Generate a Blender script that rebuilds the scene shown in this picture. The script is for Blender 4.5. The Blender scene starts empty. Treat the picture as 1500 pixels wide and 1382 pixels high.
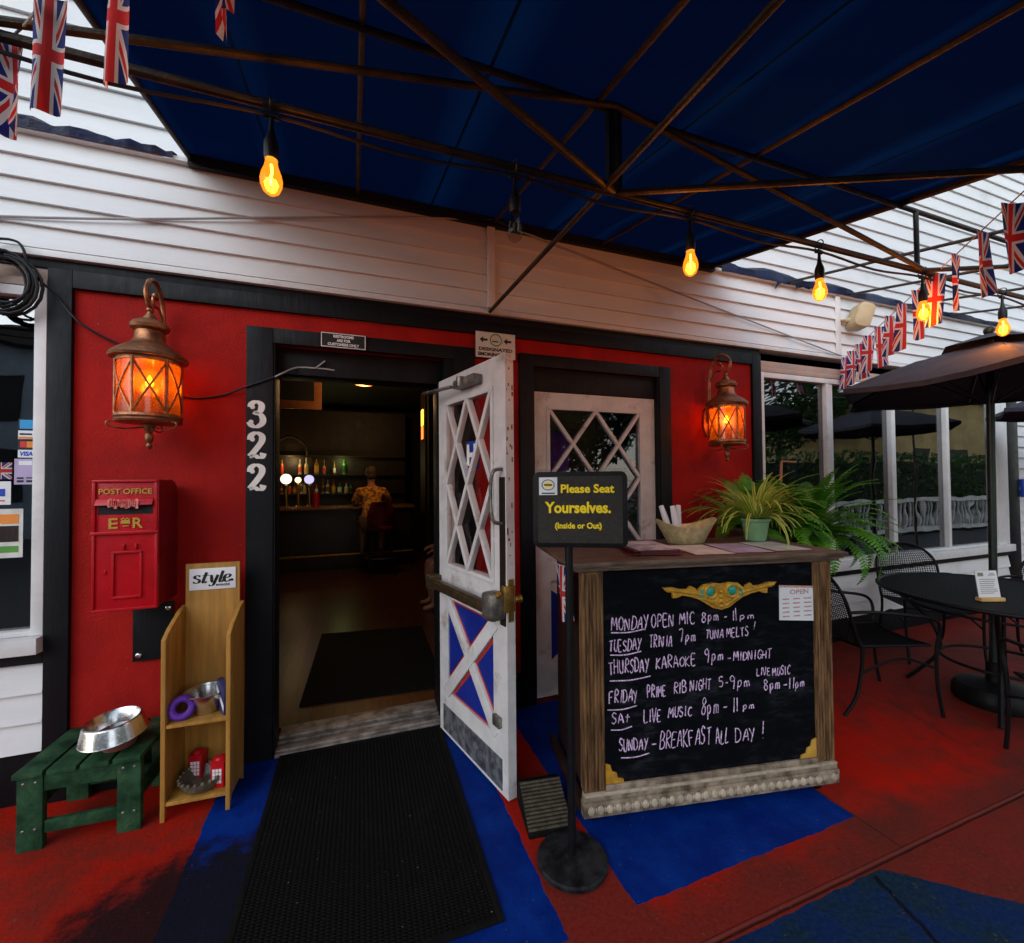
import bpy, bmesh, math, random
from mathutils import Vector, Matrix
R_ = math.radians
random.seed(7)
sc = bpy.context.scene
COL = sc.collection

# ------------------------------------------------------------------ camera, world, sun
EXPOSURE = 1.12
SUN_AZ, SUN_EL = 222, 25
def setup():
    yaw, pit, rol = R_(20.15), R_(1.15), R_(-0.49)
    f = Vector((math.sin(yaw)*math.cos(pit), math.cos(yaw)*math.cos(pit), math.sin(pit)))
    r = f.cross(Vector((0, 0, 1))).normalized(); u = r.cross(f)
    r2 = r*math.cos(rol) + u*math.sin(rol); u2 = -r*math.sin(rol) + u*math.cos(rol)
    cd = bpy.data.cameras.new('camera'); cam = bpy.data.objects.new('camera', cd); COL.objects.link(cam)
    m = Matrix((r2, u2, -f)).transposed().to_4x4(); m.translation = (0, 0, 1.5); cam.matrix_world = m
    cd.sensor_width = 36; cd.sensor_fit = 'HORIZONTAL'; cd.lens = 637.1/1500*36
    cd.clip_start = .03; cd.clip_end = 500
    sc.camera = cam
    w = bpy.data.worlds.new('World'); sc.world = w; w.use_nodes = True
    nt = w.node_tree; bg = nt.nodes['Background']
    sky = nt.nodes.new('ShaderNodeTexSky'); sky.sky_type = 'NISHITA'; sky.sun_disc = False
    sky.sun_elevation = R_(SUN_EL); sky.sun_rotation = R_(SUN_AZ); sky.air_density = 1.3; sky.dust_density = .4; sky.ozone_density = 2
    hs = nt.nodes.new('ShaderNodeHueSaturation'); hs.inputs['Saturation'].default_value = .48
    nt.links.new(sky.outputs[0], hs.inputs['Color']); nt.links.new(hs.outputs[0], bg.inputs[0])
    bg.inputs[1].default_value = .15
    ld = bpy.data.lights.new('sun', 'SUN'); ld.energy = .5; ld.angle = R_(50); ld.color = (.86, .94, 1)
    lo = bpy.data.objects.new('sun', ld); COL.objects.link(lo)
    d = Vector((math.sin(R_(SUN_AZ))*math.cos(R_(SUN_EL)), math.cos(R_(SUN_AZ))*math.cos(R_(SUN_EL)), math.sin(R_(SUN_EL))))
    lo.rotation_euler = d.to_track_quat('Z', 'Y').to_euler(); lo.location = (0, -5, 8)
    sc.view_settings.view_transform = 'Standard'; sc.view_settings.look = 'None'
    sc.view_settings.exposure = EXPOSURE; sc.view_settings.gamma = 1
    sc.render.engine = 'CYCLES'
    c = sc.cycles
    c.use_denoising = True
    c.max_bounces = 8; c.diffuse_bounces = 4; c.glossy_bounces = 4; c.transparent_max_bounces = 16; c.transmission_bounces = 6
    c.sample_clamp_indirect = 4; c.caustics_reflective = False; c.caustics_refractive = False
setup()

# ------------------------------------------------------------------ shader helpers
class E:
    """tiny expression builder over Math nodes"""
    def __init__(s, nt, v): s.nt = nt; s.v = v
    def _op(s, op, b=None, c=None):
        n = s.nt.nodes.new('ShaderNodeMath'); n.operation = op
        for i, x in enumerate((s, b, c)):
            if x is None: continue
            x = x.v if isinstance(x, E) else x
            if isinstance(x, (int, float)): n.inputs[i].default_value = x
            else: s.nt.links.new(x, n.inputs[i])
        return E(s.nt, n.outputs[0])
    def __add__(s, b): return s._op('ADD', b)
    def __sub__(s, b): return s._op('SUBTRACT', b)
    def __mul__(s, b): return s._op('MULTIPLY', b)
    def __truediv__(s, b): return s._op('DIVIDE', b)
    def __lt__(s, b): return s._op('LESS_THAN', b)
    def __gt__(s, b): return s._op('GREATER_THAN', b)
    def abs(s): return s._op('ABSOLUTE')
    def sin(s): return s._op('SINE')
    def frac(s): return s._op('FRACT')
    def max(s, b): return s._op('MAXIMUM', b)
    def min(s, b): return s._op('MINIMUM', b)
    def sign(s): return s._op('SIGN')
    def smooth(s, a, b):
        n = s.nt.nodes.new('ShaderNodeMapRange'); n.interpolation_type = 'SMOOTHSTEP'
        s.nt.links.new(s.v, n.inputs[0]); n.inputs[1].default_value = a; n.inputs[2].default_value = b
        return E(s.nt, n.outputs[0])

class Mat:
    def __init__(s, name):
        s.m = bpy.data.materials.new(name); s.m.use_nodes = True; s.nt = s.m.node_tree
        s.b = s.nt.nodes['Principled BSDF']; s.tc = s.nt.nodes.new('ShaderNodeTexCoord')
    def xyz(s, which='Object'):
        n = s.nt.nodes.new('ShaderNodeSeparateXYZ'); s.nt.links.new(s.tc.outputs[which], n.inputs[0])
        return [E(s.nt, n.outputs[i]) for i in range(3)]
    def noise(s, scale, detail=3, rough=.55, stretch=None, which='Object'):
        n = s.nt.nodes.new('ShaderNodeTexNoise'); n.inputs['Scale'].default_value = scale
        n.inputs['Detail'].default_value = detail; n.inputs['Roughness'].default_value = rough
        src = s.tc.outputs[which]
        if stretch:
            mp = s.nt.nodes.new('ShaderNodeMapping'); mp.inputs['Scale'].default_value = stretch
            s.nt.links.new(src, mp.inputs[0]); src = mp.outputs[0]
        s.nt.links.new(src, n.inputs['Vector'])
        return E(s.nt, n.outputs[0])
    def mix(s, f, a, b):
        n = s.nt.nodes.new('ShaderNodeMix'); n.data_type = 'RGBA'
        for idx, x in ((0, f), (6, a), (7, b)):
            x = x.v if isinstance(x, E) else x
            if isinstance(x, (int, float)): n.inputs[idx].default_value = x
            elif isinstance(x, tuple): n.inputs[idx].default_value = (*x, 1) if len(x) == 3 else x
            else: s.nt.links.new(x, n.inputs[idx])
        return n.outputs[2]
    def set(s, k, v):
        if isinstance(v, E): v = v.v
        if isinstance(v, (int, float)): s.b.inputs[k].default_value = v
        elif isinstance(v, tuple): s.b.inputs[k].default_value = (*v, 1) if len(v) == 3 else v
        else: s.nt.links.new(v, s.b.inputs[k])
        return s
    def bump(s, h, strength=.3, dist=.01):
        n = s.nt.nodes.new('ShaderNodeBump'); n.inputs['Strength'].default_value = strength; n.inputs['Distance'].default_value = dist
        s.nt.links.new(h.v, n.inputs['Height']); s.nt.links.new(n.outputs[0], s.b.inputs['Normal']); return s

def dk(c, k): return tuple(min(1, x*k) for x in c)
def P(name, col, rough=.6, metal=0, var=.2, scale=7, bump=.15, bscale=60, stretch=None, second=None, sec_amt=.5, spec=.35, dirt=None):
    m = Mat(name)
    n = m.noise(scale, 4, .6, stretch)
    c = m.mix(n.smooth(.3, .7), dk(col, 1-var), second if second else dk(col, 1+var))
    if dirt:
        d = m.noise(scale*.45, 6, .7).smooth(.56, .72)
        c = m.mix(d*dirt[1], c, dirt[0])
    m.set('Base Color', c)
    m.set('Roughness', m.noise(scale*3, 3)*.25+(rough-.12)); m.set('Metallic', metal); m.set('Specular IOR Level', spec)
    if bump: m.bump(m.noise(bscale, 4, .6, stretch), bump, .01)
    return m.m
def emis(name, col, st):
    m = Mat(name); m.set('Base Color', (.02, .02, .02)); m.set('Emission Color', col); m.set('Emission Strength', st); return m.m

MT = {}
MT['siding'] = P('white clapboard paint', (.72, .72, .72), .55, var=.05, scale=3, bump=.12, bscale=45, stretch=(.3, 1, 2), dirt=((.42, .40, .37), .35))
MT['white_trim'] = P('white trim paint', (.70, .69, .68), .5, var=.06, bump=.08, dirt=((.35, .32, .28), .4))
MT['tan_trim'] = P('tan window trim', (.42, .30, .24), .5, var=.1)
MT['red_wall'] = P('red stucco wall', (.36, .010, .007), .75, var=.16, scale=5, bump=.35, bscale=90, dirt=((.20, .010, .008), .6), spec=.12)
def red_wall_mat():
    m = Mat('red stucco wall'); n = m.noise(5, 4, .6); big = m.noise(1.3, 4, .6); drip = m.noise(16, 5, .65, (1, 1, .06)); chip = m.noise(38, 3, .7)
    c = m.mix(n.smooth(.3, .7), (.30, .008, .006), (.40, .012, .008)); c = m.mix(drip.smooth(.55, .78)*.35, c, (.20, .010, .008)); c = m.mix(big.smooth(.5, .75)*.3, c, (.24, .012, .010))
    c = m.mix(chip.smooth(.735, .76)*.7, c, (.33, .20, .17)); m.set('Base Color', c); m.set('Roughness', n*.2+.6); m.set('Specular IOR Level', .12)
    m.bump(m.noise(90, 4, .6)+m.noise(14, 3)*.6, .4, .01); return m.m
MT['red_wall'] = red_wall_mat()
MT['black_trim'] = P('black timber paint', (.0042, .0045, .0065), .55, var=.3, scale=6, bump=.3, bscale=30, stretch=(1, 1, .15), dirt=((.014, .014, .018), .5), spec=.2)
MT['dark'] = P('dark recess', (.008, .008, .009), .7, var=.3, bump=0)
MT['black_iron'] = P('black powder coated iron', (.004, .004, .005), .5, var=.3, scale=20, bump=.1, spec=.22)
MT['rod'] = P('rusty bronze frame tube', (.032, .030, .026), .55, .2, var=.4, scale=9, bump=.35, bscale=70, second=(.062, .044, .030))
MT['copper'] = P('antique copper', (.28, .12, .06), .42, .85, var=.3, scale=16, bump=.3, bscale=50, second=(.48, .21, .10))
MT['steel'] = P('brushed steel', (.62, .60, .58), .22, 1, var=.06, scale=30, bump=.05)
MT['grey_metal'] = P('worn grey metal', (.20, .19, .18), .42, .8, var=.3, scale=20, bump=.2, second=(.34, .31, .27))
MT['brass'] = P('worn brass', (.42, .27, .07), .35, .9, var=.3, scale=25, bump=.2)
MT['bronze'] = P('dark bronze bar', (.10, .065, .035), .4, .7, var=.3, scale=20, bump=.2)
MT['door_white'] = P('chipped white door paint', (.60, .57, .56), .5, var=.08, scale=9, bump=.2, bscale=40, dirt=((.26, .18, .13), .75))
MT['door_red'] = P('red edge paint', (.42, .030, .015), .45, var=.1)
MT['door_blue'] = P('blue panel paint', (.008, .020, .22), .42, var=.15)
MT['post_red'] = P('post box red enamel', (.46, .006, .012), .30, var=.12, scale=9, bump=.12, bscale=30, dirt=((.22, .006, .008), .5))
MT['gold'] = P('gold lettering', (.62, .36, .06), .4, .3, var=.15, bump=0)
MT['rack_wood'] = P('honey plywood', (.38, .185, .036), .5, var=.22, scale=5, bump=.15, bscale=40, stretch=(5, 5, .5))
MT['green_wood'] = P('worn green painted wood', (.009, .050, .022), .75, var=.45, scale=11, bump=.5, bscale=26, stretch=(1, 1, 1), second=(.030, .085, .038), spec=.15, dirt=((.15, .15, .09), .65))
MT['old_wood'] = P('weathered counter wood', (.085, .042, .019), .6, var=.4, scale=10, bump=.4, bscale=40, stretch=(6, 6, .6), second=(.25, .13, .055), spec=.2)
MT['top_wood'] = P('weathered counter top', (.085, .052, .033), .5, var=.35, scale=8, bump=.3, bscale=30, stretch=(.7, 8, 1), second=(.17, .11, .075))
MT['grey_wood'] = P('bleached moulding', (.42, .34, .25), .6, var=.25, scale=16, bump=.4, bscale=40, dirt=((.14, .11, .08), .8))
MT['base_wood'] = P('shaded base moulding', (.13, .09, .06), .6, var=.35, scale=14, bump=.4, bscale=40, second=(.36, .28, .20))  # darker than the beading, shade between the beads put into the colour
MT['dark_wood'] = P('dark brown wood', (.020, .010, .006), .45, var=.35, scale=6, bump=.2, stretch=(1, 1, .3))
MT['rubber'] = P('black rubber', (.005, .005, .005), .75, var=.3, scale=20, bump=.3, spec=.1)
MT['white_paint'] = P('white letter paint', (.78, .76, .72), .5, var=.05, bump=0)
MT['black_ink'] = P('black print', (.012, .012, .012), .55, var=.1, bump=0)
MT['paper'] = P('white paper', (.74, .74, .76), .6, var=.05, bump=.05)
MT['lilac'] = P('lilac poster', (.45, .36, .55), .5, var=.1, bump=0)
MT['grey_plastic'] = P('charcoal sign board', (.030, .026, .022), .8, var=.2, scale=60, bump=.3, bscale=220)
MT['yellow'] = P('yellow vinyl', (.95, .70, .01), .5, var=.05, bump=0)
MT['orange'] = P('orange print', (.75, .25, .04), .5, var=.1, bump=0)
MT['sky_blue'] = P('sky blue print', (.03, .30, .62), .5, var=.1, bump=0)
MT['royal'] = P('royal blue print', (.01, .06, .45), .5, var=.1, bump=0)
MT['print_red'] = P('red print', (.60, .03, .03), .5, var=.1, bump=0)
MT['print_green'] = P('green print', (.10, .30, .05), .5, var=.1, bump=0)
MT['burgundy'] = P('burgundy menu cover', (.10, .010, .012), .4, var=.2)
MT['basket'] = P('hammered gold basket', (.68, .57, .30), .36, .45, var=.2, scale=30, bump=.6, bscale=70)
MT['pot_green'] = P('sage green glaze', (.22, .40, .21), .35, var=.12, scale=10)
MT['soil'] = P('potting soil', (.03, .02, .012), .9)
MT['terracotta'] = P('dark terracotta', (.10, .05, .03), .7)
MT['umbrella'] = P('charcoal umbrella cloth', (.038, .040, .056), .8, var=.15, scale=12, bump=.15, bscale=200)
MT['pole_green'] = P('dark green pole', (.010, .018, .015), .4, var=.2)
MT['beige_plastic'] = P('beige plastic', (.50, .38, .22), .5, var=.12)
MT['tarp'] = P('blue tarp', (.002, .006, .036), .5, var=.6, scale=9, bump=.6, bscale=22)
MT['cable'] = P('black cable', (.010, .010, .011), .45, var=.2, bump=0)
MT['grey_cord'] = P('grey cord', (.36, .34, .33), .6, var=.1, bump=0)
MT['purple'] = P('purple rubber', (.10, .02, .30), .5, var=.2)
MT['navy'] = P('navy packet', (.03, .03, .10), .4, var=.4, scale=25)
MT['maroon'] = P('maroon leather', (.13, .012, .016), .45, var=.2)
MT['skin'] = P('skin', (.40, .18, .11), .5, var=.1, scale=14, bump=.05)
MT['hair'] = P('grey brown hair', (.09, .06, .05), .6, var=.4, scale=60, bump=.3)
def shirt_mat():
    m = Mat('orange patterned shirt'); a = m.noise(19, 2, .5); b_ = m.noise(34, 2, .5)
    c = m.mix(a.smooth(.50, .56), (.92, .42, .03), (.30, .09, .02)); c = m.mix(b_.smooth(.60, .64), c, (.95, .66, .22)); m.set('Base Color', c); m.set('Roughness', .8); m.bump(m.noise(9, 3), .6, .04); return m.m
MT['shirt'] = shirt_mat()
MT['shorts'] = P('khaki shorts', (.10, .07, .05), .75, var=.2)
MT['pattern_cloth'] = P('green pink patterned cloth', (.10, .30, .16), .7, var=.2, scale=9, second=(.55, .12, .10))
MT['amber_bottle'] = P('bottle glass amber', (.30, .12, .015), .12, var=.3)
MT['green_bottle'] = P('bottle glass green', (.05, .22, .03), .12, var=.3)
MT['clear_bottle'] = P('bottle glass pale', (.45, .42, .30), .12, var=.3)
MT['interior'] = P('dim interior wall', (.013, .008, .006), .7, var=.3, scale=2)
MT['bowl_glass'] = P('smoky glass bowl', (.10, .09, .06), .12, var=.3, scale=20, bump=.5, bscale=40)
MT['balustrade'] = P('white balustrade', (.62, .61, .58), .6)
MT['ochre'] = P('ochre render', (.42, .31, .13), .8, var=.2, scale=1.2)
MT['concrete'] = P('grey building render', (.20, .24, .30), .8, var=.15, scale=1)
MT['teal'] = P('teal enamel', (.01, .30, .22), .35, var=.1)
MT['ochre_gilt'] = P('ochre gilt ornament', (.52, .26, .025), .45, .2, var=.25, scale=30, bump=.3)

def glass_mat(name, f0=.05, tint=(1, 1, 1), rough=0.0, power=3.2):
    m = bpy.data.materials.new(name); m.use_nodes = True; nt = m.node_tree; nt.nodes.clear()
    o = nt.nodes.new('ShaderNodeOutputMaterial'); mx = nt.nodes.new('ShaderNodeMixShader')
    t = nt.nodes.new('ShaderNodeBsdfTransparent'); t.inputs[0].default_value = (*tint, 1)
    g = nt.nodes.new('ShaderNodeBsdfGlossy'); g.inputs['Roughness'].default_value = rough
    lw = nt.nodes.new('ShaderNodeLayerWeight'); lw.inputs['Blend'].default_value = .5
    pw = nt.nodes.new('ShaderNodeMath'); pw.operation = 'POWER'; nt.links.new(lw.outputs['Facing'], pw.inputs[0]); pw.inputs[1].default_value = power
    fr = nt.nodes.new('ShaderNodeMapRange'); nt.links.new(pw.outputs[0], fr.inputs[0]); fr.inputs[3].default_value = f0; fr.inputs[4].default_value = .95
    # gentle waviness of old panes
    tc = nt.nodes.new('ShaderNodeTexCoord'); nz = nt.nodes.new('ShaderNodeTexNoise'); nz.inputs['Scale'].default_value = 1.7
    bp = nt.nodes.new('ShaderNodeBump'); bp.inputs['Strength'].default_value = .06; bp.inputs['Distance'].default_value = .05
    nt.links.new(tc.outputs['Object'], nz.inputs['Vector']); nt.links.new(nz.outputs[0], bp.inputs['Height']); nt.links.new(bp.outputs[0], g.inputs['Normal'])
    for a, b in ((fr.outputs[0], mx.inputs[0]), (t.outputs[0], mx.inputs[1]), (g.outputs[0], mx.inputs[2]), (mx.outputs[0], o.inputs[0])): nt.links.new(a, b)
    return m
MT['pane'] = glass_mat('window glass', .19, (.42, .45, .48))
MT['door_glass'] = glass_mat('door glass', .07, (.80, .80, .85))
MT['clear'] = glass_mat('clear glass', .02, (.95, .95, .95), power=7)
def lantern_glass():
    m = bpy.data.materials.new('seeded amber lantern glass'); m.use_nodes = True; nt = m.node_tree; nt.nodes.clear()
    o = nt.nodes.new('ShaderNodeOutputMaterial'); t = nt.nodes.new('ShaderNodeBsdfTransparent'); t.inputs[0].default_value = (.9, .34, .05, 1)
    tl = nt.nodes.new('ShaderNodeBsdfTranslucent'); tl.inputs[0].default_value = (.19, .040, .0036, 1)
    g = nt.nodes.new('ShaderNodeBsdfGlossy'); g.inputs['Roughness'].default_value = .12
    tc = nt.nodes.new('ShaderNodeTexCoord'); nz = nt.nodes.new('ShaderNodeTexNoise'); nz.inputs['Scale'].default_value = 28; nz.inputs['Detail'].default_value = 4
    mr = nt.nodes.new('ShaderNodeMapRange'); mr.inputs[1].default_value = .35; mr.inputs[2].default_value = .7; mr.inputs[3].default_value = .55; mr.inputs[4].default_value = .85
    nt.links.new(tc.outputs['Object'], nz.inputs['Vector']); nt.links.new(nz.outputs[0], mr.inputs[0])
    m1 = nt.nodes.new('ShaderNodeMixShader'); m2 = nt.nodes.new('ShaderNodeMixShader'); m2.inputs[0].default_value = .05
    nt.links.new(mr.outputs[0], m1.inputs[0]); nt.links.new(t.outputs[0], m1.inputs[1]); nt.links.new(tl.outputs[0], m1.inputs[2])
    nt.links.new(m1.outputs[0], m2.inputs[1]); nt.links.new(g.outputs[0], m2.inputs[2]); nt.links.new(m2.outputs[0], o.inputs[0])
    return m
MT['lantern_glass'] = lantern_glass()
def bulb_glass(name, col, glow):
    m = bpy.data.materials.new(name); m.use_nodes = True; nt = m.node_tree; nt.nodes.clear()
    o = nt.nodes.new('ShaderNodeOutputMaterial'); t = nt.nodes.new('ShaderNodeBsdfTransparent'); t.inputs[0].default_value = (*col, 1)
    e = nt.nodes.new('ShaderNodeEmission'); e.inputs[0].default_value = (1, .30, .015, 1); e.inputs[1].default_value = glow
    g = nt.nodes.new('ShaderNodeBsdfGlossy'); g.inputs['Roughness'].default_value = .03
    ad = nt.nodes.new('ShaderNodeAddShader'); m2 = nt.nodes.new('ShaderNodeMixShader'); m2.inputs[0].default_value = .025
    nt.links.new(t.outputs[0], ad.inputs[0]); nt.links.new(e.outputs[0], ad.inputs[1]); nt.links.new(ad.outputs[0], m2.inputs[1])
    nt.links.new(g.outputs[0], m2.inputs[2]); nt.links.new(m2.outputs[0], o.inputs[0]); return m
MT['bulb_amber'] = bulb_glass('amber bulb glass', (1, .50, .12), .42)
MT['bulb_clear'] = bulb_glass('clear bulb glass', (.85, .82, .78), 0)
MT['filament'] = emis('glowing filament', (1, .66, .22), 7)
MT['flame'] = emis('lantern bulb glow', (1, .55, .10), 18)
def glow_halo(name, col, st):  # soft halo round a bulb, added as emission fading towards the rim
    m = bpy.data.materials.new(name); m.use_nodes = True; nt = m.node_tree; nt.nodes.clear()
    o = nt.nodes.new('ShaderNodeOutputMaterial'); t = nt.nodes.new('ShaderNodeBsdfTransparent'); e = nt.nodes.new('ShaderNodeEmission'); e.inputs[0].default_value = (*col, 1)
    lw = nt.nodes.new('ShaderNodeLayerWeight'); lw.inputs['Blend'].default_value = .5; mr = nt.nodes.new('ShaderNodeMapRange'); nt.links.new(lw.outputs['Facing'], mr.inputs[0])
    mr.interpolation_type = 'SMOOTHSTEP'; mr.inputs[1].default_value = 0; mr.inputs[2].default_value = .75; mr.inputs[3].default_value = st; mr.inputs[4].default_value = 0
    ad = nt.nodes.new('ShaderNodeAddShader'); nt.links.new(mr.outputs[0], e.inputs[1])
    for a, b in ((t.outputs[0], ad.inputs[0]), (e.outputs[0], ad.inputs[1]), (ad.outputs[0], o.inputs[0])): nt.links.new(a, b)
    return m
MT['glow_halo'] = glow_halo('added bulb halo', (1, .46, .07), .85)
MT['tap_white'] = emis('lit tap badge', (1, .92, .62), .75)
MT['tap_lilac'] = emis('lit lilac badge', (.62, .56, .95), .55)
MT['tap_green'] = emis('lit green badge', (.1, .8, .15), .5)
MT['neon_yellow'] = emis('yellow neon', (1, .62, .03), 3)
MT['neon_red'] = emis('red neon', (1, .12, .02), 2.2)
MT['bar_glow'] = emis('fill bulb and badge glow', (1, .55, .18), 3)

def union_jack_mat(name, vertical=True):
    m = Mat(name); u, v, _ = m.xyz('UV')
    if vertical: u, v = v, u
    x = (u-.5)*60; y = (v-.5)*30
    cross_r = (x.abs() < 3.2).max(y.abs() < 3.2); cross_w = (x.abs() < 5.4).max(y.abs() < 5.4)
    s1 = (x*30-y*60)/67.1; s2 = (x*30+y*60)/67.1
    dw = (s1.abs() < 3.2).max(s2.abs() < 3.2)
    a1 = s1*x.sign(); a2 = s2*x.sign()
    dr = ((a1 > -2.0)*(a1 < .3)).max((a2 > -.3)*(a2 < 2.0))
    c = m.mix(dw, (.008, .018, .17), (.62, .60, .60)); c = m.mix(dr, c, (.50, .018, .018))
    c = m.mix(cross_w, c, (.62, .60, .60)); c = m.mix(cross_r, c, (.52, .016, .016))
    m.set('Base Color', c); m.set('Roughness', .75)
    # cloth lets a little light through
    nt = m.nt; tl = nt.nodes.new('ShaderNodeBsdfTranslucent'); mx = nt.nodes.new('ShaderNodeMixShader'); mx.inputs[0].default_value = .3
    nt.links.new(c, tl.inputs[0]); nt.links.new(m.b.outputs[0], mx.inputs[1]); nt.links.new(tl.outputs[0], mx.inputs[2])
    nt.links.new(mx.outputs[0], nt.nodes['Material Output'].inputs[0])
    return m.m
MT['flag'] = union_jack_mat('union flag cloth hanging')
MT['flag_h'] = union_jack_mat('union flag sticker', False)

def fabric_mat():
    m = Mat('royal blue awning vinyl')
    n = m.noise(1.6, 4); c = m.mix(n.smooth(.3, .7), (.0015, .008, .050), (.003, .014, .080))
    m.set('Base Color', c); m.set('Roughness', .5); m.set('Specular IOR Level', 0.0); m.bump(m.noise(3, 3), .25, .05)
    x, y, z = m.xyz(); wv = m.noise(2.2, 3, .6, (1, .25, 1)); ww = (wv-.5)*.26
    fold = None
    for q, w, a in ((-1.33, .10, .35), (-.50, .16, .5), (.32, .10, .45), (1.24, .09, .7), (1.70, .05, .9), (-1.72, .05, .4), (.72, .05, .4)):
        f_ = (((x+ww)-q).abs()*(-1)+w).smooth(0, w)*a; fold = f_ if fold is None else fold.max(f_)
    nt = m.nt; tl = nt.nodes.new('ShaderNodeBsdfTranslucent'); nt.links.new(m.mix(fold, (.0006, .006, .032), (.0016, .022, .085)), tl.inputs[0])
    weave = m.noise(700, 1); m.bump(m.noise(3, 3)*2+weave*.2, .3, .03)
    mx = nt.nodes.new('ShaderNodeMixShader'); mx.inputs[0].default_value = .35
    nt.links.new(m.b.outputs[0], mx.inputs[1]); nt.links.new(tl.outputs[0], mx.inputs[2]); nt.links.new(mx.outputs[0], nt.nodes['Material Output'].inputs[0])
    return m.m
MT['fabric'] = fabric_mat()

def leaf_mat(name, a, b, stripe=None):
    m = Mat(name); n = m.noise(9, 3); c = m.mix(n.smooth(.3, .7), a, b)
    if stripe:
        u = m.xyz('UV')[0]; c = m.mix(((u-.5).abs()).smooth(.22, .30), c, stripe)
    m.set('Base Color', c); m.set('Roughness', .5)
    nt = m.nt; tl = nt.nodes.new('ShaderNodeBsdfTranslucent'); mx = nt.nodes.new('ShaderNodeMixShader'); mx.inputs[0].default_value = .35
    nt.links.new(c, tl.inputs[0]); nt.links.new(m.b.outputs[0], mx.inputs[1]); nt.links.new(tl.outputs[0], mx.inputs[2]); nt.links.new(mx.outputs[0], nt.nodes['Material Output'].inputs[0])
    return m.m
MT['fern'] = leaf_mat('fern green', (.05, .23, .010), (.14, .44, .022))
MT['spider'] = leaf_mat('variegated leaf', (.13, .30, .02), (.25, .44, .035), (.66, .68, .16))
MT['hedge'] = leaf_mat('hedge leaf', (.02, .06, .012), (.05, .12, .02))

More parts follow.
